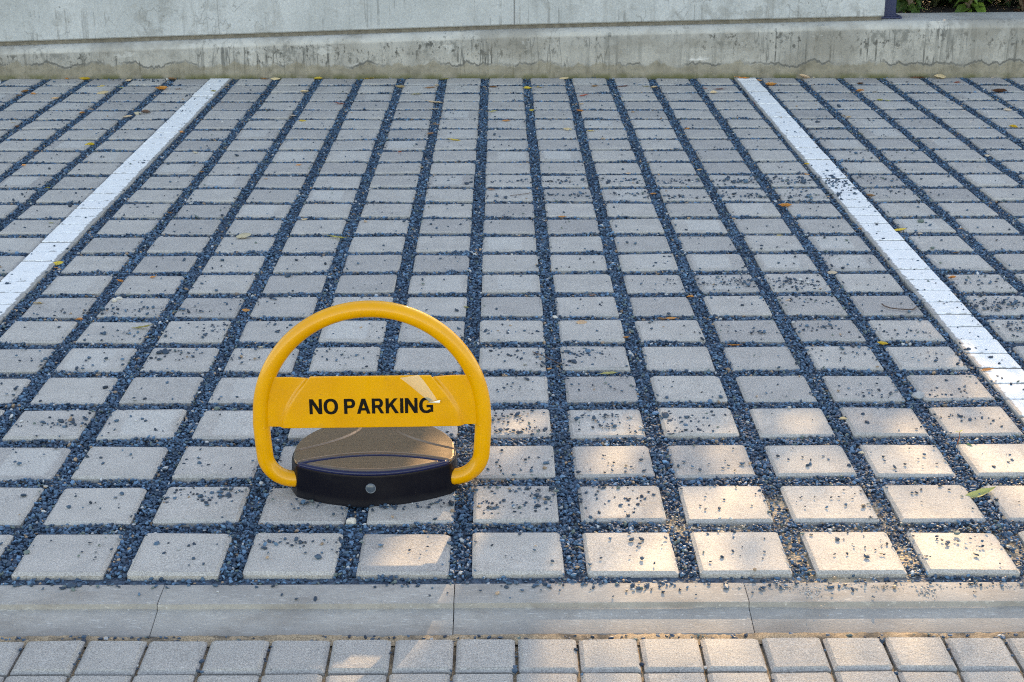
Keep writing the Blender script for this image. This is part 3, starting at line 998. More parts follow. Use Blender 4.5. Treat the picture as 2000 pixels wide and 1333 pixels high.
def shrub(name, loc, h, rad, n, lsize, ca, cb, label, cat='shrub', group=None):
    root = empty(name, loc)
    tag(root, label, cat, group)
    rr = random.Random(hash((round(loc[0], 2), round(loc[1], 2))) & 0xffff)
    mb = MB()
    tips = []
    for k in range(9):
        a = rr.uniform(0, 6.28)
        e = rr.uniform(0.35, 1.0)
        top = (math.cos(a) * rad * e, math.sin(a) * rad * 0.6 * e, h * rr.uniform(0.55, 1.0))
        pts = [(top[0] * t * t, top[1] * t * t, top[2] * t) for t in (0, 0.25, 0.5, 0.75, 1.0)]
        mb.tube(pts, [0.008, 0.007, 0.006, 0.004, 0.002], 5)
        tips.append(pts)
    mb.build('stem', M_BARK, root, True)
    P, D = [], []
    for _ in range(n):
        pts = rr.choice(tips)
        i = rr.randrange(0, 4)
        t = rr.random()
        p = np.array(pts[i]) * (1 - t) + np.array(pts[i + 1]) * t
        a = rr.uniform(0, 6.28)
        d = np.array((math.cos(a), math.sin(a), rr.uniform(-0.6, 0.8)))
        P.append(p + RNG.normal(0, 0.03, 3) * (h + 0.2)); D.append(d)
    P, D = np.array(P), np.array(D)
    P[:, 2] = np.maximum(P[:, 2], 0.03)
    L = lsize * RNG.uniform(0.6, 1.2, n)
    t = RNG.random((n, 1))
    cols = np.array([ca]) * (1 - t) + np.array([cb]) * t
    o = stone_mesh('foliage', [leaf_cloud(P, D, L, L * 0.42, cols, 0.2, 0.35)], M_LEAF)
    o.parent = root
    return root

soil = MB()
soil.box((-6, Y_WALL + 0.272, -0.06), (8, Y_WALL + 2.2, 0.235))
so = soil.build('planting_bed', M_SOIL)
tag(so, kind='structure')
zb = 0.235
shrub('leafy_shrub', (2.06, Y_WALL + 0.40, zb), 0.34, 0.16, 70, 0.10, (0.035, 0.075, 0.022), (0.10, 0.19, 0.05), 'glossy green leafy shrub growing behind the plinth next to the navy post', group='shrubs in the planting bed')
shrub('leafy_shrub', (2.34, Y_WALL + 0.37, zb), 0.36, 0.18, 80, 0.11, (0.03, 0.07, 0.02), (0.16, 0.27, 0.05), 'bright green broad-leaved shrub behind the plinth, farther from the navy post', group='shrubs in the planting bed')
shrub('bronze_shrub', (2.62, Y_WALL + 0.36, zb), 0.30, 0.16, 70, 0.08, (0.05, 0.025, 0.02), (0.11, 0.06, 0.04), 'low dark bronze-leaved shrub at the end of the planting bed', group='shrubs in the planting bed')

# unseen trees added behind the wall, crowns shaped to filter the sunlight
def tree(loc, h_trunk, cr, ch_, n, label, lsz=0.17):
    root = empty('added_shade_tree', loc)
    tag(root, label, 'tree', 'unseen trees added behind the wall for their shade')
    rr = random.Random(int(loc[0] * 100) & 0xffff)
    mb = MB()
    zc = h_trunk + ch_ * 0.5
    mb.tube([(0, 0, 0), (0.03, 0.02, h_trunk * 0.5), (-0.02, 0.0, h_trunk), (0.02, 0, h_trunk + ch_ * 0.6)], [0.12, 0.10, 0.08, 0.02], 8)
    cl = []
    for k in range(26):
        a, e = rr.uniform(0, 6.28), rr.random() ** 0.5
        zz = rr.uniform(-0.5, 0.5)
        lim = math.sqrt(max(0.05, 1 - (zz * 1.9) ** 2))
        c = (math.cos(a) * cr * e * lim, math.sin(a) * cr * e * lim, zc + zz * ch_)
        cl.append(c)
        mb.tube([(0, 0, h_trunk * 0.9), (c[0] * 0.5, c[1] * 0.5, (h_trunk + c[2]) / 2 + 0.1), c], [0.04, 0.025, 0.008], 5)
    mb.build('trunk', M_BARK, root, True)
    idx = RNG.integers(0, len(cl), n)
    P = np.array(cl)[idx] + RNG.normal(0, 1, (n, 3)) * np.array([0.30, 0.30, 0.24]) * cr * 0.75
    D = RNG.normal(0, 1, (n, 3))
    L = lsz * RNG.uniform(0.7, 1.3, n)
    t = RNG.random((n, 1))
    cols = np.array([[0.03, 0.06, 0.02]]) * (1 - t) + np.array([[0.08, 0.13, 0.04]]) * t
    o = stone_mesh('crown', [leaf_cloud(P, D, L, L * 0.5, cols, 0.15, 0.2)], M_LEAF)
    o.parent = root
def sun_filter_tree(x0, x1, y, n_foot, n_mid, n_high, label):
    """unseen tree: crown layers set to thin the sun, densest for the near ground"""
    xm = (x0 + x1) / 2
    root = empty('added_shade_tree', (xm, y, -0.07))
    tag(root, label, 'tree', 'unseen trees added behind the wall for their shade')
    rr = random.Random(int(xm * 100))
    mb = MB()
    mb.tube([(0, 0, 0), (0.03, 0.02, 0.9), (-0.02, 0.0, 1.9), (0.02, 0, 4.6)], [0.06, 0.05, 0.04, 0.012], 8)
    P = []
    for (n, za, zc) in ((n_foot, 2.6, 3.42), (n_mid, 3.42, (y - 2.45) * 0.476 + 0.03), (n_high, (y - 2.12) * 0.476 + 0.11, 5.3)):
        nc = max(4, n // 16)
        for k in range(nc):
            c = np.array((rr.uniform(x0, x1) - xm, rr.uniform(-0.15, 0.15), rr.uniform(za, zc)))
            if k % 3 == 0:
                mb.tube([(0, 0, max(1.5, c[2] - 0.9)), (c[0] * 0.6, c[1] * 0.6, c[2] - 0.25), tuple(c)], [0.014, 0.009, 0.004], 5)
            P.append(c + RNG.normal(0, 1, (16, 3)) * np.array([0.17, 0.12, 0.07]))
    mb.build('trunk', M_BARK, root, True)
    P = np.concatenate(P)
    n = len(P)
    L = 0.078 * RNG.uniform(0.7, 1.3, n)
    t = RNG.random((n, 1))
    cols = np.array([[0.03, 0.06, 0.02]]) * (1 - t) + np.array([[0.08, 0.13, 0.04]]) * t
    o = stone_mesh('crown', [leaf_cloud(P, RNG.normal(0, 1, (n, 3)), L, L * 0.5, cols, 0.15, 0.2)], M_LEAF)
    o.parent = root
sun_filter_tree(1.25, 2.15, 10.3, 1250, 420, 1600, 'unseen airy tree behind the wall end, crown shaped to filter the sun')
sun_filter_tree(2.1, 4.5, 10.6, 3600, 1000, 5600, 'unseen thin tree beyond the planting bed, crown shaped to filter the sun')

def hedge():  # unseen upper part made tall and dense to block sun past the wall
    root = empty('hedge', (0, 0, 0))
    tag(root, 'dark dense hedge behind the small leafy shrubs, unseen top added to block sun', 'hedge')
    n = 28000
    P = np.stack([RNG.uniform(1.90, 6.0, n), RNG.uniform(Y_WALL + 0.66, Y_WALL + 1.5, n), RNG.uniform(0.20, 2.30, n)], 1)
    P[:, 2] += 0.06 * np.sin(P[:, 0] * 6) + 0.05 * np.sin(P[:, 0] * 17 + 1)
    D = RNG.normal(0, 1, (n, 3)) + np.array([0, -0.4, 0])
    L = 0.12 * RNG.uniform(0.7, 1.2, n)
    t = RNG.random((n, 1))
    cols = np.array([[0.015, 0.03, 0.012]]) * (1 - t) + np.array([[0.035, 0.06, 0.02]]) * t
    o = stone_mesh('foliage', [leaf_cloud(P, D, L, L * 0.5, cols, 0.15, 0.2)], M_LEAF)
    o.parent = root
    mb = MB()
    for k in range(12):
        x = 2.1 + 0.33 * k
        mb.tube([(x, Y_WALL + 1.1, 0.2), (x + 0.04, Y_WALL + 1.08, 0.8), (x - 0.03, Y_WALL + 1.1, 1.5)], [0.02, 0.016, 0.006], 6)
    mb.build('stem', M_BARK, root, True)
hedge()

# unseen pale block with windows, added to throw shade over the bay
def shade_building():
    root = empty('shade_building', (-3.38, 9.3, -0.07))
    tag(root, 'unseen pale rendered block added behind the concrete wall to shade the bay', 'shade_building')
    mb = MB()
    mb.box((-5.0, 0.0, 0.0), (4.62, 5.0, 6.2))
    mb.build('wall', mat_noisy('pale_render', (0.55, 0.47, 0.36), (0.48, 0.41, 0.32), 3), root)
    mb = MB()
    mb.box((-5.2, -0.15, 6.2), (4.70, 5.2, 6.45))
    mb.build('roof', M_WALL, root)
    for k in range(4):
        x = -4.0 + 2.1 * k
        f = MB()
        for lo, hi in (((x - 0.06, -0.03, 3.4), (x, 0.05, 4.9)), ((x + 1.2, -0.03, 3.4), (x + 1.26, 0.05, 4.9)), ((x - 0.06, -0.04, 4.9), (x + 1.26, 0.05, 4.97)), ((x - 0.1, -0.08, 3.32), (x + 1.3, 0.05, 3.4))):
            f.box(lo, hi)
        w_ = f.build('window', M_POST, root)
        g_ = MB()
        g_.box((x, -0.01, 3.4), (x + 1.2, 0.02, 4.9))
        g_.build('pane', mat_simple('window_glass', (0.03, 0.035, 0.04), 0.05), w_)
shade_building()

# ------------------------------------------------------------------ parking barrier
def barrier():
    ox, oy = -0.2465, 2.715
    root = empty('parking_barrier', (ox, oy, 0.0), R(1.5))
    tag(root, 'yellow folding parking barrier with dark steel-topped base, standing upright in the bay', 'parking barrier')
    HZ = 0.0635

    def front(x):                                  # front face of the base, an arc from corner to corner
        return -0.099 + 0.049 * (x / 0.146) ** 2
    def outline(inset=0.0, n=40):
        pts = []
        xc = 0.146
        for i in range(n + 1):                      # front arc
            x = -xc + 2 * xc * i / n
            pts.append((x, front(x)))
        for i in range(1, 9):                       # side up to the widest place
            t = i / 8
            pts.append((xc + (0.161 - xc) * math.sin(t * math.pi / 2), -0.050 + 0.050 * t))
        for i in range(1, 2 * n):                   # oval back
            a = math.pi * i / (2 * n)
            pts.append((0.161 * math.cos(a), 0.175 * math.sin(a)))
        for i in range(8, 0, -1):
            t = i / 8
            pts.append((-xc - (0.161 - xc) * math.sin(t * math.pi / 2), -0.050 + 0.050 * t))
        if inset:
            res = []
            m = len(pts)
            for i in range(m):
                p0, p1 = Vector(pts[i - 1]), Vector(pts[(i + 1) % m])
                d = (p1 - p0).normalized()
                res.append((pts[i][0] - d.y * inset, pts[i][1] + d.x * inset))
            pts = res
        return pts
    rings = [(-0.003, -0.0015), (-0.003, 0.004), (-0.0015, 0.010), (0.0, HZ - 0.006), (0.001, HZ - 0.002), (0.003, HZ - 0.0003), (0.006, HZ)]
    vs, fs = [], []
    m = None
    for (ins, z) in rings:
        o_ = outline(ins)
        m = len(o_)
        vs += [(x, y, z) for (x, y) in o_]
    for k in range(len(rings) - 1):
        for i in range(m):
            fs.append((k * m + i, k * m + (i + 1) % m, (k + 1) * m + (i + 1) % m, (k + 1) * m + i))
    fs.append(tuple((len(rings) - 1) * m + i for i in range(m)))
    fs.append(tuple(reversed(range(m))))
    base = link('base_housing', vs, fs, M_HOUSING, root)
    sharpen(base, 35)

    # navy rim bead that runs round the front arc
    def trim_arc(x):
        return -0.0155 - 0.0345 * (x / 0.146) ** 2
    mb = MB()
    n = 48
    mb.tube([(-0.143 + 0.286 * i / n, front(-0.143 + 0.286 * i / n) + 0.0058, HZ + 0.0008) for i in range(n + 1)], 0.0050, 10)
    mb.tube([(-0.143 + 0.286 * i / n, trim_arc(-0.143 + 0.286 * i / n) + 0.0010, HZ + 0.0010) for i in range(n + 1)], 0.0048, 10)
    mb.build('rim', M_NAVY, base, True)

    # steel lid: sheets on column grids, pressed with two curved steps
    def curve_l(y):                                # x of the pressed step (half width of the waist) at depth y
        t = max(0.0, min(1.0, (y + 0.002) / 0.152))
        return 0.150 * (1 - t) ** 2.3 + 0.026
    def lid_z(x, y):
        z = HZ + 0.0045 + 0.0025 * (1 - (x / 0.16) ** 2 * 0.7 - ((y - 0.03) / 0.16) ** 2 * 0.5)
        if y > -0.006:
            s = abs(x) - curve_l(y)
            z += 0.0022 * (0.5 + 0.5 * math.tanh(s / 0.0022))
            z -= 0.0012 * math.exp(-(s / 0.0016) ** 2)
        return z
    def sheet(name, xm, lo, hi, nx, ny, drop):
        vs, fs = [], []
        for i in range(nx + 1):
            x = -xm * math.cos(math.pi * i / nx)
            a, b = lo(x), hi(x)
            if b < a + 0.0004:
                b = a + 0.0004
            for j in range(ny + 1):
                t = j / ny
                y = a + (b - a) * t
                e = min(t * (b - a), (1 - t) * (b - a), (xm - abs(x)) * 1.3)
                z = lid_z(x, y) - drop * (1 - min(1.0, e / 0.006)) ** 2
                vs.append((x, y, z))
        w_ = ny + 1
        for i in range(nx):
            for j in range(ny):
                fs.append((i * w_ + j, (i + 1) * w_ + j, (i + 1) * w_ + j + 1, i * w_ + j + 1))
        return link(name, vs, fs, M_STEEL, base, True)
    def lo_rear(x):
        a = abs(x)
        if a < 0.1435:
            return trim_arc(x) + 0.0066
        t = min(1.0, (a - 0.1435) / (0.157 - 0.1435))
        return -0.0445 + 0.047 * (1 - math.sqrt(max(0.0, 1 - t * t)))
    def hi_rear(x):
        a = min(1.0, abs(x) / 0.157)
        return 0.171 * math.sqrt(1 - a * a)
    sheet('rear_cover', 0.157, lo_rear, hi_rear, 170, 120, 0.0045)
    sheet('front_cover', 0.134, lambda x: front(x) + 0.0118, lambda x: trim_arc(x) - 0.0046, 110, 40, 0.0042)

    # round indicator on the front face
    mb = MB()
    yb = front(0) - 0.0005
    seg = 28
    def disc(r_, y):
        return [(r_ * math.cos(2 * math.pi * k / seg) - 0.003, y, 0.037 + r_ * math.sin(2 * math.pi * k / seg)) for k in range(seg)]
    vs = disc(0.0098, yb + 0.002) + disc(0.0098, yb - 0.0018) + disc(0.0092, yb - 0.0022) + disc(0.0083, yb - 0.0016)
    fs = [(r_ * seg + k, (r_ + 1) * seg + k, (r_ + 1) * seg + (k + 1) % seg, r_ * seg + (k + 1) % seg) for r_ in range(3) for k in range(seg)]
    ring = link('indicator', vs, fs, M_LENSRING, root, True)
    vs = disc(0.0084, yb - 0.0015) + disc(0.006, yb - 0.0026) + disc(0.003, yb - 0.0031) + [(-0.003, yb - 0.0033, 0.037)]
    fs = [(r_ * seg + k, (r_ + 1) * seg + k, (r_ + 1) * seg + (k + 1) % seg, r_ * seg + (k + 1) % seg) for r_ in range(2) for k in range(seg)]
    fs += [(2 * seg + k, 3 * seg, 2 * seg + (k + 1) % seg) for k in range(seg)]
    link('lens', vs, fs, M_LENS, ring, True)

    # hoop
    AY = -0.030
    TR = 0.0159
    half = []
    zb_ = 0.0275
    bx, br = 0.2085, 0.054
    half.append((0.120, zb_))
    half.append((0.148, zb_))
    for i in range(13):
        a = R(-90 + 90 * i / 12)
        half.append((bx - br + br * math.cos(a), zb_ + br + br * math.sin(a)))
    for i in range(1, 8):
        t = i / 8
        half.append((bx + 0.0035 * math.sin(t * math.pi / 2), zb_ + br + (0.158 - zb_ - br) * t))
    na = 40
    for i in range(na + 1):
        a = R(90 * i / na)
        half.append((0.211 * math.cos(a), 0.158 + 0.2140 * math.sin(a)))
    path = [(x, AY, z) for (x, z) in half] + [(-x, AY, z) for (x, z) in reversed(half[:-1])]
    mb = MB()
    mb.tube(path, TR, 24)
    hoop = mb.build('hoop', M_YELLOW, root, True)

    # sign plate
    zl, zh = 0.1405, 0.2415
    yp = AY - TR * 0.55
    nz = 36
    def xa(t):
        return 0.166 - 0.055 * t ** 1.65
    rows = []
    for j in range(nz + 1):
        t = j / nz
        z = zl + (zh - zl) * t
        s = xa(t)
        hw = 0.2105 * math.sqrt(max(0, 1 - ((z - 0.158) / 0.211) ** 2)) if z > 0.158 else 0.2105
        hw -= 0.002
        xs = [(-hw, 0.0), (-(hw + s) / 2, 0.0), (-s - 0.012, 0.0), (-s - 0.009, -0.0008), (-s - 0.005, -0.0052), (-s - 0.002, -0.0078), (-s + 0.002, -0.0086), (-s * 0.5, -0.0088), (0, -0.0088)]
        xs = xs + [(-x, d) for (x, d) in reversed(xs[:-1])]
        row = []
        for (x, d) in xs:
            zz = z
            if abs(x) <= s + 0.003:
                zz += 0.0038 * t ** 6                 # raised field stands a little taller at the top
            else:
                zz -= 0.0018 * t ** 6 * math.exp(-((abs(x) - s - 0.012) / 0.02) ** 2)
            bow = -0.0012 * math.cos(x / 0.21 * math.pi / 2)
            row.append((x, yp + d + bow, zz))
        rows.append(row)
    w_ = len(rows[0])
    vs = [p for r_ in rows for p in r_]
    fs = [(j * w_ + i, j * w_ + i + 1, (j + 1) * w_ + i + 1, (j + 1) * w_ + i) for j in range(nz) for i in range(w_ - 1)]
    plate = link('sign_plate', vs, fs, M_YELLOW, root, True)
    sm = plate.modifiers.new('thickness', 'SOLIDIFY')
    sm.thickness = 0.0022
    sm.offset = -1
    bv = plate.modifiers.new('edge', 'BEVEL')
    bv.width = 0.0006; bv.segments = 2; bv.limit_method = 'ANGLE'; bv.angle_limit = R(50)

    # weld beads where the plate meets the tube
    for sx in (-1, 1):
        for zz in (zl - 0.0005, zh + 0.0005):
            hw = 0.2105 * math.sqrt(max(0, 1 - ((max(zz, 0.158) - 0.158) / 0.211) ** 2))
            mb = MB()
            mb.tube([(sx * (hw - 0.003 + 0.004 * q), yp - 0.003 + 0.0025 * q, zz + 0.0012 * math.sin(q * 5)) for q in (-1.2, -0.5, 0, 0.6, 1.3)], [0.0012, 0.0026, 0.0030, 0.0024, 0.0010], 8)
            mb.build('weld_bead', M_YELLOW, hoop, True)

    # lettering
    def ring(cx, cy, ro, ri, a0, a1, n=26, p=2.25):
        q = []
        for i in range(n):
            quad = []
            for (r_, a) in ((ro, i), (ro, i + 1), (ri, i + 1), (ri, i)):
                t = R(a0 + (a1 - a0) * a / n)
                c, s_ = math.cos(t), math.sin(t)
                quad.append((cx + r_[0] * math.copysign(abs(c) ** (2 / p), c), cy + r_[1] * math.copysign(abs(s_) ** (2 / p), s_)))
            q.append(quad)
        return q
    def rect(x0, y0, x1, y1):
        return [[(x0, y0), (x1, y0), (x1, y1), (x0, y1)]]
    bowl = [rect(0.0, 0, 0.225, 1), rect(0.205, 0.815, 0.45, 1) + ring(0.45, 0.69, (0.31, 0.31), (0.085, 0.125), 90, -90, 18) + rect(0.205, 0.38, 0.45, 0.565)]
    GL = {'N': (0.86, [rect(0, 0, 0.215, 1), rect(0.645, 0, 0.86, 1), [[(0.195, 0.66), (0.195, 1), (0.24, 1), (0.665, 0.36)], [(0.195, 0.66), (0.665, 0.36), (0.665, 0.0), (0.62, 0.0)]]]),
          'O': (0.98, [ring(0.49, 0.5, (0.49, 0.52), (0.255, 0.335), 0, 360, 56)]),
          'P': (0.76, bowl),
          'A': (0.92, [[[(0, 0), (0.235, 0), (0.575, 1), (0.335, 1)]], [[(0.92, 0), (0.685, 0), (0.345, 1), (0.585, 1)]], rect(0.2, 0.21, 0.72, 0.375)]),
          'R': (0.83, bowl + [[[(0.34, 0.42), (0.56, 0.44), (0.83, 0.0), (0.60, 0.0)]]]),
          'K': (0.88, [rect(0, 0, 0.225, 1), [[(0.205, 0.31), (0.205, 0.60), (0.58, 1.0), (0.84, 1.0)]], [[(0.31, 0.50), (0.46, 0.66), (0.90, 0.0), (0.645, 0.0)]]]),
          'I': (0.225, [rect(0, 0, 0.225, 1)]),
          'G': (0.96, [ring(0.49, 0.5, (0.49, 0.52), (0.255, 0.335), 38, 318, 44), rect(0.50, 0.36, 0.95, 0.53), rect(0.765, 0.06, 0.95, 0.36)])}
    mb = MB()
    pen = 0.0
    lay = []
    for ch in 'NO PARKING':
        if ch == ' ':
            pen += 0.30
            continue
        wd, strokes = GL[ch]
        lay.append((pen, strokes))
        pen += wd + 0.105
    total = pen - 0.105
    kx, kz = 0.2340 / total, 0.0308
    for (p0, strokes) in lay:
        for si, st in enumerate(strokes):
            for quad in st:
                vs = []
                for (u, v) in quad:
                    x, z = (p0 + u) * kx - 0.1170, 0.1690 + v * kz
                    vs.append((x, yp - 0.0088 - 0.0012 * math.cos(x / 0.21 * math.pi / 2) - 0.00035 - 0.00005 * si, z))
                mb.add(vs, [(0, 1, 2, 3)])
    mb.build('lettering', M_BLACKPAINT, plate)

    # clear film peeling off the plate in one corner
    fm, t_, b_ = new_mat('film_with_glint')
    b_.inputs['Base Color'].default_value = (0.95, 0.88, 0.66, 1)  # pale tint stands in for the reflection on the wrinkled film
    b_.inputs['Roughness'].default_value = 0.16
    b_.inputs['Alpha'].default_value = 0.30
    vs, fs = [], []
    nu, nv = 14, 10
    for i in range(nu + 1):
        u = i / nu
        zc = 0.2440 - 0.051 * u
        xc = 0.072 + 0.046 * u ** 0.9
        ww = 0.017 * (1 - 0.35 * u) * (0.7 + 0.3 * math.cos(u * 2.0))
        for j in range(nv + 1):
            v = j / nv * 2 - 1
            x = xc + v * ww
            lift = 0.0008 + 0.0024 * (1 - v * v) * math.sin(math.pi * min(1, 0.15 + u * 0.9)) + 0.0005 * math.sin(u * 9 + v * 4)
            vs.append((x, yp - 0.0088 - 0.0012 * math.cos(x / 0.21 * math.pi / 2) - lift, zc + 0.003 * v))
    w_ = nv + 1
    fs = [(i * w_ + j, i * w_ + j + 1, (i + 1) * w_ + j + 1, (i + 1) * w_ + j) for i in range(nu) for j in range(nv)]
    film = link('peeling_film', vs, fs, fm, plate, True)
    cm = mat_simple('curled_film', (0.85, 0.82, 0.76), 0.3)
    vs, fs = [], []
    tip = Vector((0.131, yp - 0.030, 0.2030))
    a0, a1, a2 = Vector((0.104, yp - 0.0115, 0.1905)), Vector((0.128, yp - 0.0118, 0.1890)), Vector((0.119, yp - 0.0122, 0.1940))
    for i in range(7):
        u = i / 6
        for j in range(5):
            v = j / 4
            basep = a0.lerp(a1, v) if v < 0.5 else a0.lerp(a1, v)
            p = basep.lerp(a2.lerp(tip, 0.55 + 0.45 * v), u)
            p.y -= 0.006 * math.sin(math.pi * u) * (0.4 + 0.6 * v)
            vs.append(tuple(p))
    fs = [(i * 5 + j, i * 5 + j + 1, (i + 1) * 5 + j + 1, (i + 1) * 5 + j) for i in range(6) for j in range(4)]
    link('film_curl', vs, fs, cm, film, True)
barrier()

# ------------------------------------------------------------------ fallen leaves
def leaf_mesh(name, width, curl, fold, bend):
    vs, fs = [], []
    nu = 9
    for i in range(nu):
        t = i / (nu - 1)
        w_ = width * math.sin(math.pi * min(1, t * 0.96 + 0.03)) ** 0.8 * (1 - 0.25 * t)
        x = t - 0.5
        zc = bend * (4 * (t - 0.5) ** 2) * 0.25
        for v in (-1, -0.5, 0, 0.5, 1):
            y = v * w_ * 0.5
            z = zc + fold * abs(v) * w_ * 0.5 + curl * v * v * w_ * 0.5 + 0.012 * math.sin(t * 17 + v * 3)
            vs.append((x, y, z))
    vs += [(-0.66, -0.012, bend * 0.3), (-0.66, 0.012, bend * 0.3), (-0.48, 0.012, bend * 0.25), (-0.48, -0.012, bend * 0.25)]
    for i in range(nu - 1):
        for k in range(4):
            fs.append((i * 5 + k, (i + 1) * 5 + k, (i + 1) * 5 + k + 1, i * 5 + k + 1))
    k = nu * 5
    fs.append((k, k + 3, k + 2, k + 1))
    zmin = min(v[2] for v in vs)
    vs = [(x, y, z - zmin) for x, y, z in vs]
    me = bpy.data.meshes.new(name)
    me.from_pydata(vs, [], fs)
    me.materials.append(M_LITTER)
    me.polygons.foreach_set('use_smooth', [True] * len(me.polygons))
    return me
LM = {'flat': leaf_mesh('flat_leaf', 0.42, 0.10, 0.10, 0.10),
      'curled': leaf_mesh('curled_leaf', 0.52, 0.75, 0.15, 0.55),
      'folded': leaf_mesh('folded_leaf', 0.55, 0.1, 0.85, 0.2),
      'domed': leaf_mesh('domed_leaf', 0.60, -0.85, -0.1, -0.5),
      'slim': leaf_mesh('slim_leaf', 0.26, 0.2, 0.35, 0.25)}
LC = {'yellow': (0.52, 0.36, 0.04), 'orange': (0.50, 0.20, 0.05), 'tan': (0.50, 0.36, 0.22), 'brown': (0.22, 0.11, 0.05), 'red': (0.26, 0.05, 0.03),
      'pale green': (0.36, 0.34, 0.12), 'olive': (0.28, 0.26, 0.08), 'cream': (0.62, 0.52, 0.38), 'dark brown': (0.09, 0.045, 0.03), 'white': (0.68, 0.66, 0.62)}
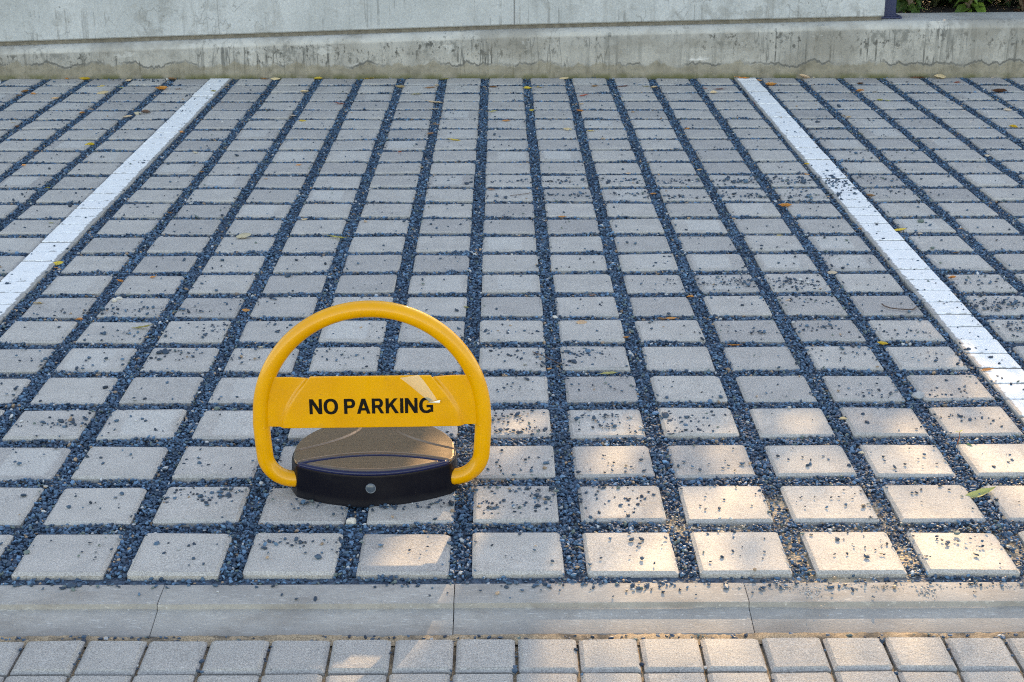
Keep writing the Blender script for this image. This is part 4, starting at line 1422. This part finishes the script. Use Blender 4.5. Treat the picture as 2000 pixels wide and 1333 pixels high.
# px, py, width in px, colour, shape, own label (or None)
LEAVES = [
 (175, 149, 18, 'yellow', 'curled', 0), (196, 169, 15, 'yellow', 'flat', 0), (201, 183, 16, 'tan', 'domed', 0), (252, 158, 12, 'tan', 'curled', 0), (238, 171, 9, 'pale green', 'flat', 0),
 (315, 175, 18, 'orange', 'curled', 0), (348, 175, 14, 'brown', 'flat', 0), (343, 149, 15, 'brown', 'curled', 0), (521, 148, 16, 'orange', 'flat', 0), (543, 149, 16, 'tan', 'domed', 0), (627, 147, 14, 'yellow', 'curled', 0),
 (131, 155, 7, 'orange', 'curled', 0), (65, 185, 8, 'orange', 'folded', 0), (49, 179, 12, 'brown', 'curled', 0), (37, 186, 9, 'brown', 'flat', 0), (107, 193, 12, 'tan', 'curled', 0), (177, 213, 9, 'tan', 'flat', 0), (160, 221, 9, 'orange', 'folded', 0),
 (250, 227, 14, 'tan', 'flat', 0), (270, 223, 16, 'cream', 'domed', 0), (285, 222, 13, 'dark brown', 'folded', 0), (33, 247, 9, 'brown', 'curled', 0), (25, 241, 9, 'tan', 'flat', 0), (354, 259, 9, 'orange', 'folded', 0), (417, 180, 8, 'olive', 'folded', 'small olive leaf lying on the far end of a white line'),
 (595, 180, 13, 'tan', 'curled', 0), (663, 204, 17, 'red', 'slim', 0), (572, 226, 11, 'cream', 'domed', 0), (593, 238, 14, 'yellow', 'flat', 0), (175, 283, 14, 'yellow', 'folded', 'yellow folded leaf standing up in the gravel, outside the barrier-side line'), (381, 300, 11, 'cream', 'domed', 0), (513, 185, 8, 'brown', 'flat', 0),
 (70, 296, 10, 'brown', 'curled', 0), (47, 325, 8, 'orange', 'folded', 0), (93, 367, 7, 'olive', 'curled', 0), (583, 324, 10, 'orange', 'flat', 0), (518, 350, 8, 'orange', 'flat', 0), (332, 416, 9, 'brown', 'folded', 0), (100, 437, 9, 'olive', 'flat', 0), (595, 430, 9, 'tan', 'flat', 0), (318, 205, 8, 'brown', 'flat', 0), (394, 336, 8, 'brown', 'curled', 0),
 (723, 150, 20, 'yellow', 'flat', 0), (869, 150, 18, 'pale green', 'flat', 0), (1100, 149, 16, 'tan', 'domed', 0), (1163, 170, 12, 'brown', 'flat', 0), (1215, 170, 20, 'red', 'flat', 0), (1261, 170, 12, 'pale green', 'flat', 0), (1278, 171, 11, 'tan', 'curled', 0), (781, 171, 14, 'tan', 'curled', 0), (841, 173, 20, 'brown', 'slim', 0), (853, 169, 12, 'cream', 'curled', 0),
 (813, 185, 17, 'pale green', 'flat', 0), (963, 171, 16, 'brown', 'flat', 0), (1030, 173, 14, 'yellow', 'curled', 0), (1051, 171, 13, 'yellow', 'flat', 0), (1028, 189, 11, 'tan', 'flat', 0), (848, 200, 27, 'tan', 'slim', 'long pinkish tan curled leaf lying across a far gravel joint'), (850, 213, 25, 'cream', 'slim', 'long cream slim leaf just nearer than the pinkish tan one'), (963, 219, 12, 'pale green', 'flat', 0), (1038, 216, 8, 'yellow', 'domed', 0),
 (1135, 205, 13, 'cream', 'curled', 0), (1132, 217, 10, 'orange', 'curled', 0), (989, 237, 12, 'orange', 'flat', 0), (1108, 255, 14, 'tan', 'domed', 0), (1153, 257, 13, 'yellow', 'flat', 0), (890, 276, 24, 'yellow', 'slim', 'slim yellow leaf lying flat on a paver in the far part of the bay'), (841, 262, 10, 'brown', 'curled', 0), (853, 243, 13, 'brown', 'slim', 0), (781, 299, 7, 'red', 'folded', 0), (823, 327, 10, 'cream', 'curled', 0), (1227, 339, 8, 'tan', 'domed', 0), (1276, 379, 9, 'orange', 'curled', 0), (1098, 423, 14, 'orange', 'flat', 'bright orange flat leaf on a paver in the middle of the bay'), (1266, 370, 8, 'red', 'slim', 0), (960, 372, 12, 'brown', 'slim', 0), (1140, 188, 16, 'red', 'slim', 0),
 (1443, 147, 24, 'orange', 'slim', 0), (1506, 167, 16, 'orange', 'curled', 0), (1482, 157, 10, 'orange', 'flat', 0), (1394, 183, 11, 'tan', 'folded', 0), (1377, 174, 9, 'red', 'flat', 0), (1405, 175, 18, 'red', 'flat', 0), (1566, 149, 16, 'tan', 'curled', 0), (1587, 151, 9, 'cream', 'folded', 0), (1680, 178, 13, 'orange', 'folded', 0), (1680, 164, 10, 'dark brown', 'curled', 0), (1708, 179, 8, 'dark brown', 'flat', 0), (1718, 196, 10, 'pale green', 'curled', 0), (1734, 196, 10, 'pale green', 'flat', 0),
 (1814, 140, 21, 'tan', 'domed', 'tan domed leaf leaning against the foot of the plinth below the shrubs'), (1772, 141, 26, 'brown', 'flat', 0), (1921, 143, 12, 'cream', 'flat', 0), (1870, 162, 10, 'red', 'flat', 0), (1951, 180, 22, 'dark brown', 'curled', 0), (1967, 217, 19, 'cream', 'domed', 0), (1984, 219, 10, 'white', 'domed', 0), (1979, 248, 12, 'yellow', 'folded', 0), (1657, 229, 9, 'tan', 'curled', 0), (1680, 261, 10, 'pale green', 'flat', 0), (1928, 304, 12, 'cream', 'domed', 0), (1576, 340, 9, 'orange', 'flat', 0), (1576, 321, 9, 'yellow', 'folded', 0), (1342, 253, 7, 'orange', 'folded', 0), (1366, 332, 9, 'tan', 'curled', 0),
 (1533, 403, 19, 'orange', 'curled', 'orange curled leaf like a crescent in a gravel joint near the chip-strewn line'), (1475, 201, 8, 'red', 'flat', 0), (1820, 393, 15, 'white', 'flat', 'white scrap of leaf in the gravel outside the chip-strewn line'), (1701, 383, 12, 'brown', 'curled', 0), (1757, 449, 24, 'yellow', 'slim', 'long yellow leaf in the gravel beside the chip-strewn white line'), (1876, 446, 10, 'orange', 'flat', 0), (1797, 456, 11, 'cream', 'domed', 0), (1680, 448, 9, 'brown', 'folded', 0),
 (114, 514, 16, 'yellow', 'domed', 'yellow-tan leaf beside the barrier-side white line'), (109, 522, 9, 'orange', 'flat', 0), (476, 466, 34, 'cream', 'domed', 'large cream domed leaf on a gravel joint beyond the barrier'), (658, 466, 32, 'pale green', 'slim', 'long pale green leaf lying on a paver edge beyond the barrier'), (299, 544, 10, 'orange', 'folded', 0), (234, 549, 11, 'orange', 'curled', 0), (73, 593, 19, 'yellow', 'flat', 'bright yellow oval leaf on a paver corner near the barrier-side line'), (154, 624, 13, 'orange', 'folded', 'orange folded leaf on the right corner of a paver, near the bright yellow one'), (481, 606, 12, 'orange', 'domed', 'orange domed leaf in the gravel just beyond the yellow hoop'), (278, 642, 30, 'pale green', 'slim', 'pale yellow-green slim leaf on a paver strewn with chips, left of the hoop'), (509, 681, 13, 'cream', 'curled', 'cream leaf scrap in the gravel joint beside the hoop'),
 (1156, 576, 14, 'brown', 'flat', 'brown leaf lying in a joint across the bay from the hoop top'), (1136, 632, 17, 'tan', 'domed', 'greyish tan leaf on the far edge of a clean paver'), (1223, 659, 12, 'orange', 'curled', 'orange leaf scrap in the gravel column, near the greyish tan leaf'), (1313, 622, 19, 'orange', 'slim', 'orange pointed leaf on the far edge of a paver, beside a dull brown scrap'), (1291, 623, 12, 'brown', 'curled', 'dull brown scrap beside the orange pointed leaf'), (1349, 580, 11, 'orange', 'folded', 'small orange leaf standing in the gravel, beyond the orange pointed leaf'), (1190, 729, 27, 'pale green', 'slim', 'pale yellow leaf bridging gravel and paver to the right of the hoop'), (1073, 719, 8, 'orange', 'flat', 0), (910, 600, 8, 'olive', 'curled', 0),
 (1626, 533, 20, 'cream', 'domed', 'cream domed leaf in the gravel, beside a heap of spilled chips'), (1539, 588, 12, 'tan', 'flat', 'tan leaf scrap on the corner of a chip-strewn paver'), (1723, 672, 17, 'yellow', 'curled', 'mustard curled leaf in the gravel near the dark curved twig'), (1435, 674, 22, 'orange', 'slim', 'slim orange leaf in the joint in front of a chip-strewn paver'), (1860, 545, 11, 'orange', 'folded', 'orange leaf in the gravel just outside the chip-strewn line'), (1928, 725, 20, 'orange', 'slim', 'orange slim leaf lying on the white painted line'), (1523, 459, 11, 'yellow', 'flat', 0), (1867, 493, 13, 'brown', 'slim', 0), (1647, 818, 11, 'tan', 'curled', 'tan leaf scrap in the sunlit part of the gravel, near the seedling'), (1683, 884, 14, 'cream', 'folded', 'cream folded leaf at the corner of a sunlit paver'),
 (1912, 966, 55, 'pale green', 'slim', 'large yellow-green pointed leaf lying across gravel and sunlit paver'),
]
LG = 'fallen leaves scattered on the paving'
def zone(px, py):
    xl = at(px, py).x
    side = 'outside barrier-side line' if xl < -1.34 else ('outside chip-strewn line' if xl > 1.18 else 'between the lines')
    far = 'by plinth' if py < 192 else ('in far half' if py < 300 else 'beyond the barrier')
    return side, far
ORD = ['', 'second', 'third', 'fourth', 'fifth', 'sixth', 'seventh', 'eighth', 'ninth']
classes = {}
for L_ in LEAVES:
    if not L_[5]:
        classes.setdefault((L_[3],) + zone(L_[0], L_[1]), []).append(L_)
auto = {}
for key, ls in classes.items():
    ls.sort(key=lambda q: q[0])
    for i, L_ in enumerate(ls):
        c, side, far = key
        if len(ls) == 1:
            auto[id(L_)] = f'only {c} leaf {far}, {side}'
        else:
            pos = 'leftmost' if i == 0 else ('rightmost' if i == len(ls) - 1 else ORD[i] + ' from left')
            auto[id(L_)] = f'{c} leaf, {pos} of {c} ones {far} {side}'
rl = random.Random(21)
for L_ in LEAVES:
    px, py, wpx, colr, shp, own = L_
    p = at(px, py)
    p.y = min(p.y, Y_WALL - 0.03)
    dist = p.y * 0.9417 + 0.426
    ln = wpx / (FPX / dist) * (1.35 if colr not in ('cream', 'white') else 0.95)
    onp = bool(on_paver(np.array([p.x]), np.array([p.y]), 0.003)[0])
    o = bpy.data.objects.new('fallen_leaf', LM[shp])
    COL.objects.link(o)
    o.location = (p.x, p.y, 0.0018 if onp else -0.002)
    k = rl.uniform(0.9, 1.1)
    o.scale = (ln * k, ln * k * rl.uniform(0.85, 1.2), ln * k * rl.uniform(0.8, 1.2))
    o.rotation_euler = (rl.uniform(0.0, 0.45), rl.uniform(-0.18, 0.18), rl.choice((0, math.pi)) + rl.uniform(-0.5, 0.5))
    c = LC[colr]
    j = rl.uniform(0.95, 1.25) if colr not in ('cream', 'white') else rl.uniform(0.7, 0.9)
    o.color = (c[0] * j, c[1] * j * rl.uniform(0.92, 1.08), c[2] * j, 1)
    tag(o, own or auto[id(L_)], 'fallen leaf', LG)

# ------------------------------------------------------------------ twigs, pale stones, seedling
def twig(pts, rad, label):
    mb = MB()
    ps = []
    for i in range(len(pts) - 1):
        a, b = at(*pts[i]), at(*pts[i + 1])
        for k in range(5):
            q = a.lerp(b, k / 5)
            ps.append((q.x, q.y, 0.0045))
    e = at(*pts[-1])
    ps.append((e.x, e.y, 0.006))
    mb.tube(ps, rad, 6)
    tag(mb.build('twig', M_TWIG, None, True), label, 'twig', 'twigs on the paving')
twig([(1722, 597), (1727, 601), (1738, 605), (1755, 607), (1772, 608), (1783, 608), (1790, 603)], 0.0016, 'dark curved twig like a smile on a paver near the chip-strewn line')
twig([(996, 385), (1015, 383), (1036, 380)], 0.0011, 'thin straight twig lying on a paver in the middle of the bay')
twig([(1040, 691), (1060, 698), (1078, 707), (1096, 716)], 0.0012, 'thin brown twig reaching into the gravel to the right of the hoop')

def pebble(px, py, size, mat, label, z):
    v, f = ico()
    rr = random.Random(px)
    bm = bmesh.new()
    bmesh.ops.create_icosphere(bm, subdivisions=2, radius=1)
    ax = [Vector((rr.gauss(0, 1), rr.gauss(0, 1), rr.gauss(0, 1))).normalized() for _ in range(9)]
    for q in bm.verts:                              # cut flat facets
        for a in ax:
            d = q.co.dot(a)
            if d > 0.74:
                q.co -= a * (d - 0.74)
        q.co = Vector((q.co.x * size * 0.5, q.co.y * size * 0.40, q.co.z * size * 0.30))
    me = bpy.data.meshes.new('pebble')
    bm.to_mesh(me)
    bm.free()
    me.materials.append(mat)
    o = bpy.data.objects.new('pebble', me)
    COL.objects.link(o)
    p = at(px, py)
    o.location = (p.x, p.y, z + size * 0.16)
    o.rotation_euler = (0, 0, rr.uniform(0, 6))
    tag(o, label, 'stone', 'larger stones among the gravel')
pebble(686, 1016, 0.026, M_STONE, 'cream stone in the gravel joint in front of the dark base', -0.008)
pebble(1792, 773, 0.036, M_STONEGREY, 'large grey stone chunk at the paver corner near the chip-strewn line', -0.006)
pebble(233, 584, 0.022, M_STONE, 'whitish stone in a gravel joint, farther of a pair', -0.004)
pebble(223, 589, 0.020, M_STONE, 'whitish stone on a paver edge, nearer of a pair', 0.0)
pebble(1176, 440, 0.020, M_STONE, 'small white stone in a gravel column in the middle of the bay', -0.006)
pebble(1084, 618, 0.018, M_STONE, 'small white stone in the gravel where two joints cross', -0.006)
pebble(1148, 916, 0.013, M_STONE, 'small pale stone in the joint behind the chip-strewn sunlit paver', -0.006)

def seedling():
    p = at(1872, 868)
    root = empty('seedling', (p.x, p.y, -0.008))
    tag(root, 'tiny seedling with reddish stem sprouting from the sunlit gravel', 'seedling')
    mb = MB()
    mb.tube([(0, 0, 0), (-0.002, 0, 0.012), (0.001, 0, 0.024), (0.0, 0.002, 0.034)], [0.0014, 0.0012, 0.001, 0.0007], 6)
    mb.tube([(0, 0, 0.002), (0.008, -0.002, 0.006), (0.014, -0.003, 0.006)], 0.0009, 5)
    mb.build('stem', mat_simple('reddish_stem', (0.25, 0.07, 0.04), 0.5), root, True)
    for (pos, d, l_, c) in (((0.0, 0.002, 0.034), (-1, 0, 0.3), 0.010, (0.35, 0.42, 0.05)), ((0.0, 0.002, 0.034), (0.8, 0.3, 0.5), 0.011, (0.40, 0.44, 0.05)), ((0.0, 0.0, 0.030), (0.3, -0.9, 0.2), 0.009, (0.30, 0.36, 0.05)), ((0.013, -0.003, 0.006), (0.7, -0.7, 0.25), 0.018, (0.10, 0.16, 0.07))):
        o = stone_mesh('leaf', [leaf_cloud(np.array([pos]), np.array([d], float), np.array([l_]), np.array([l_ * 0.7]), np.array([c]), 0.1, 0.1)], M_LEAF)
        o.parent = root
seedling()
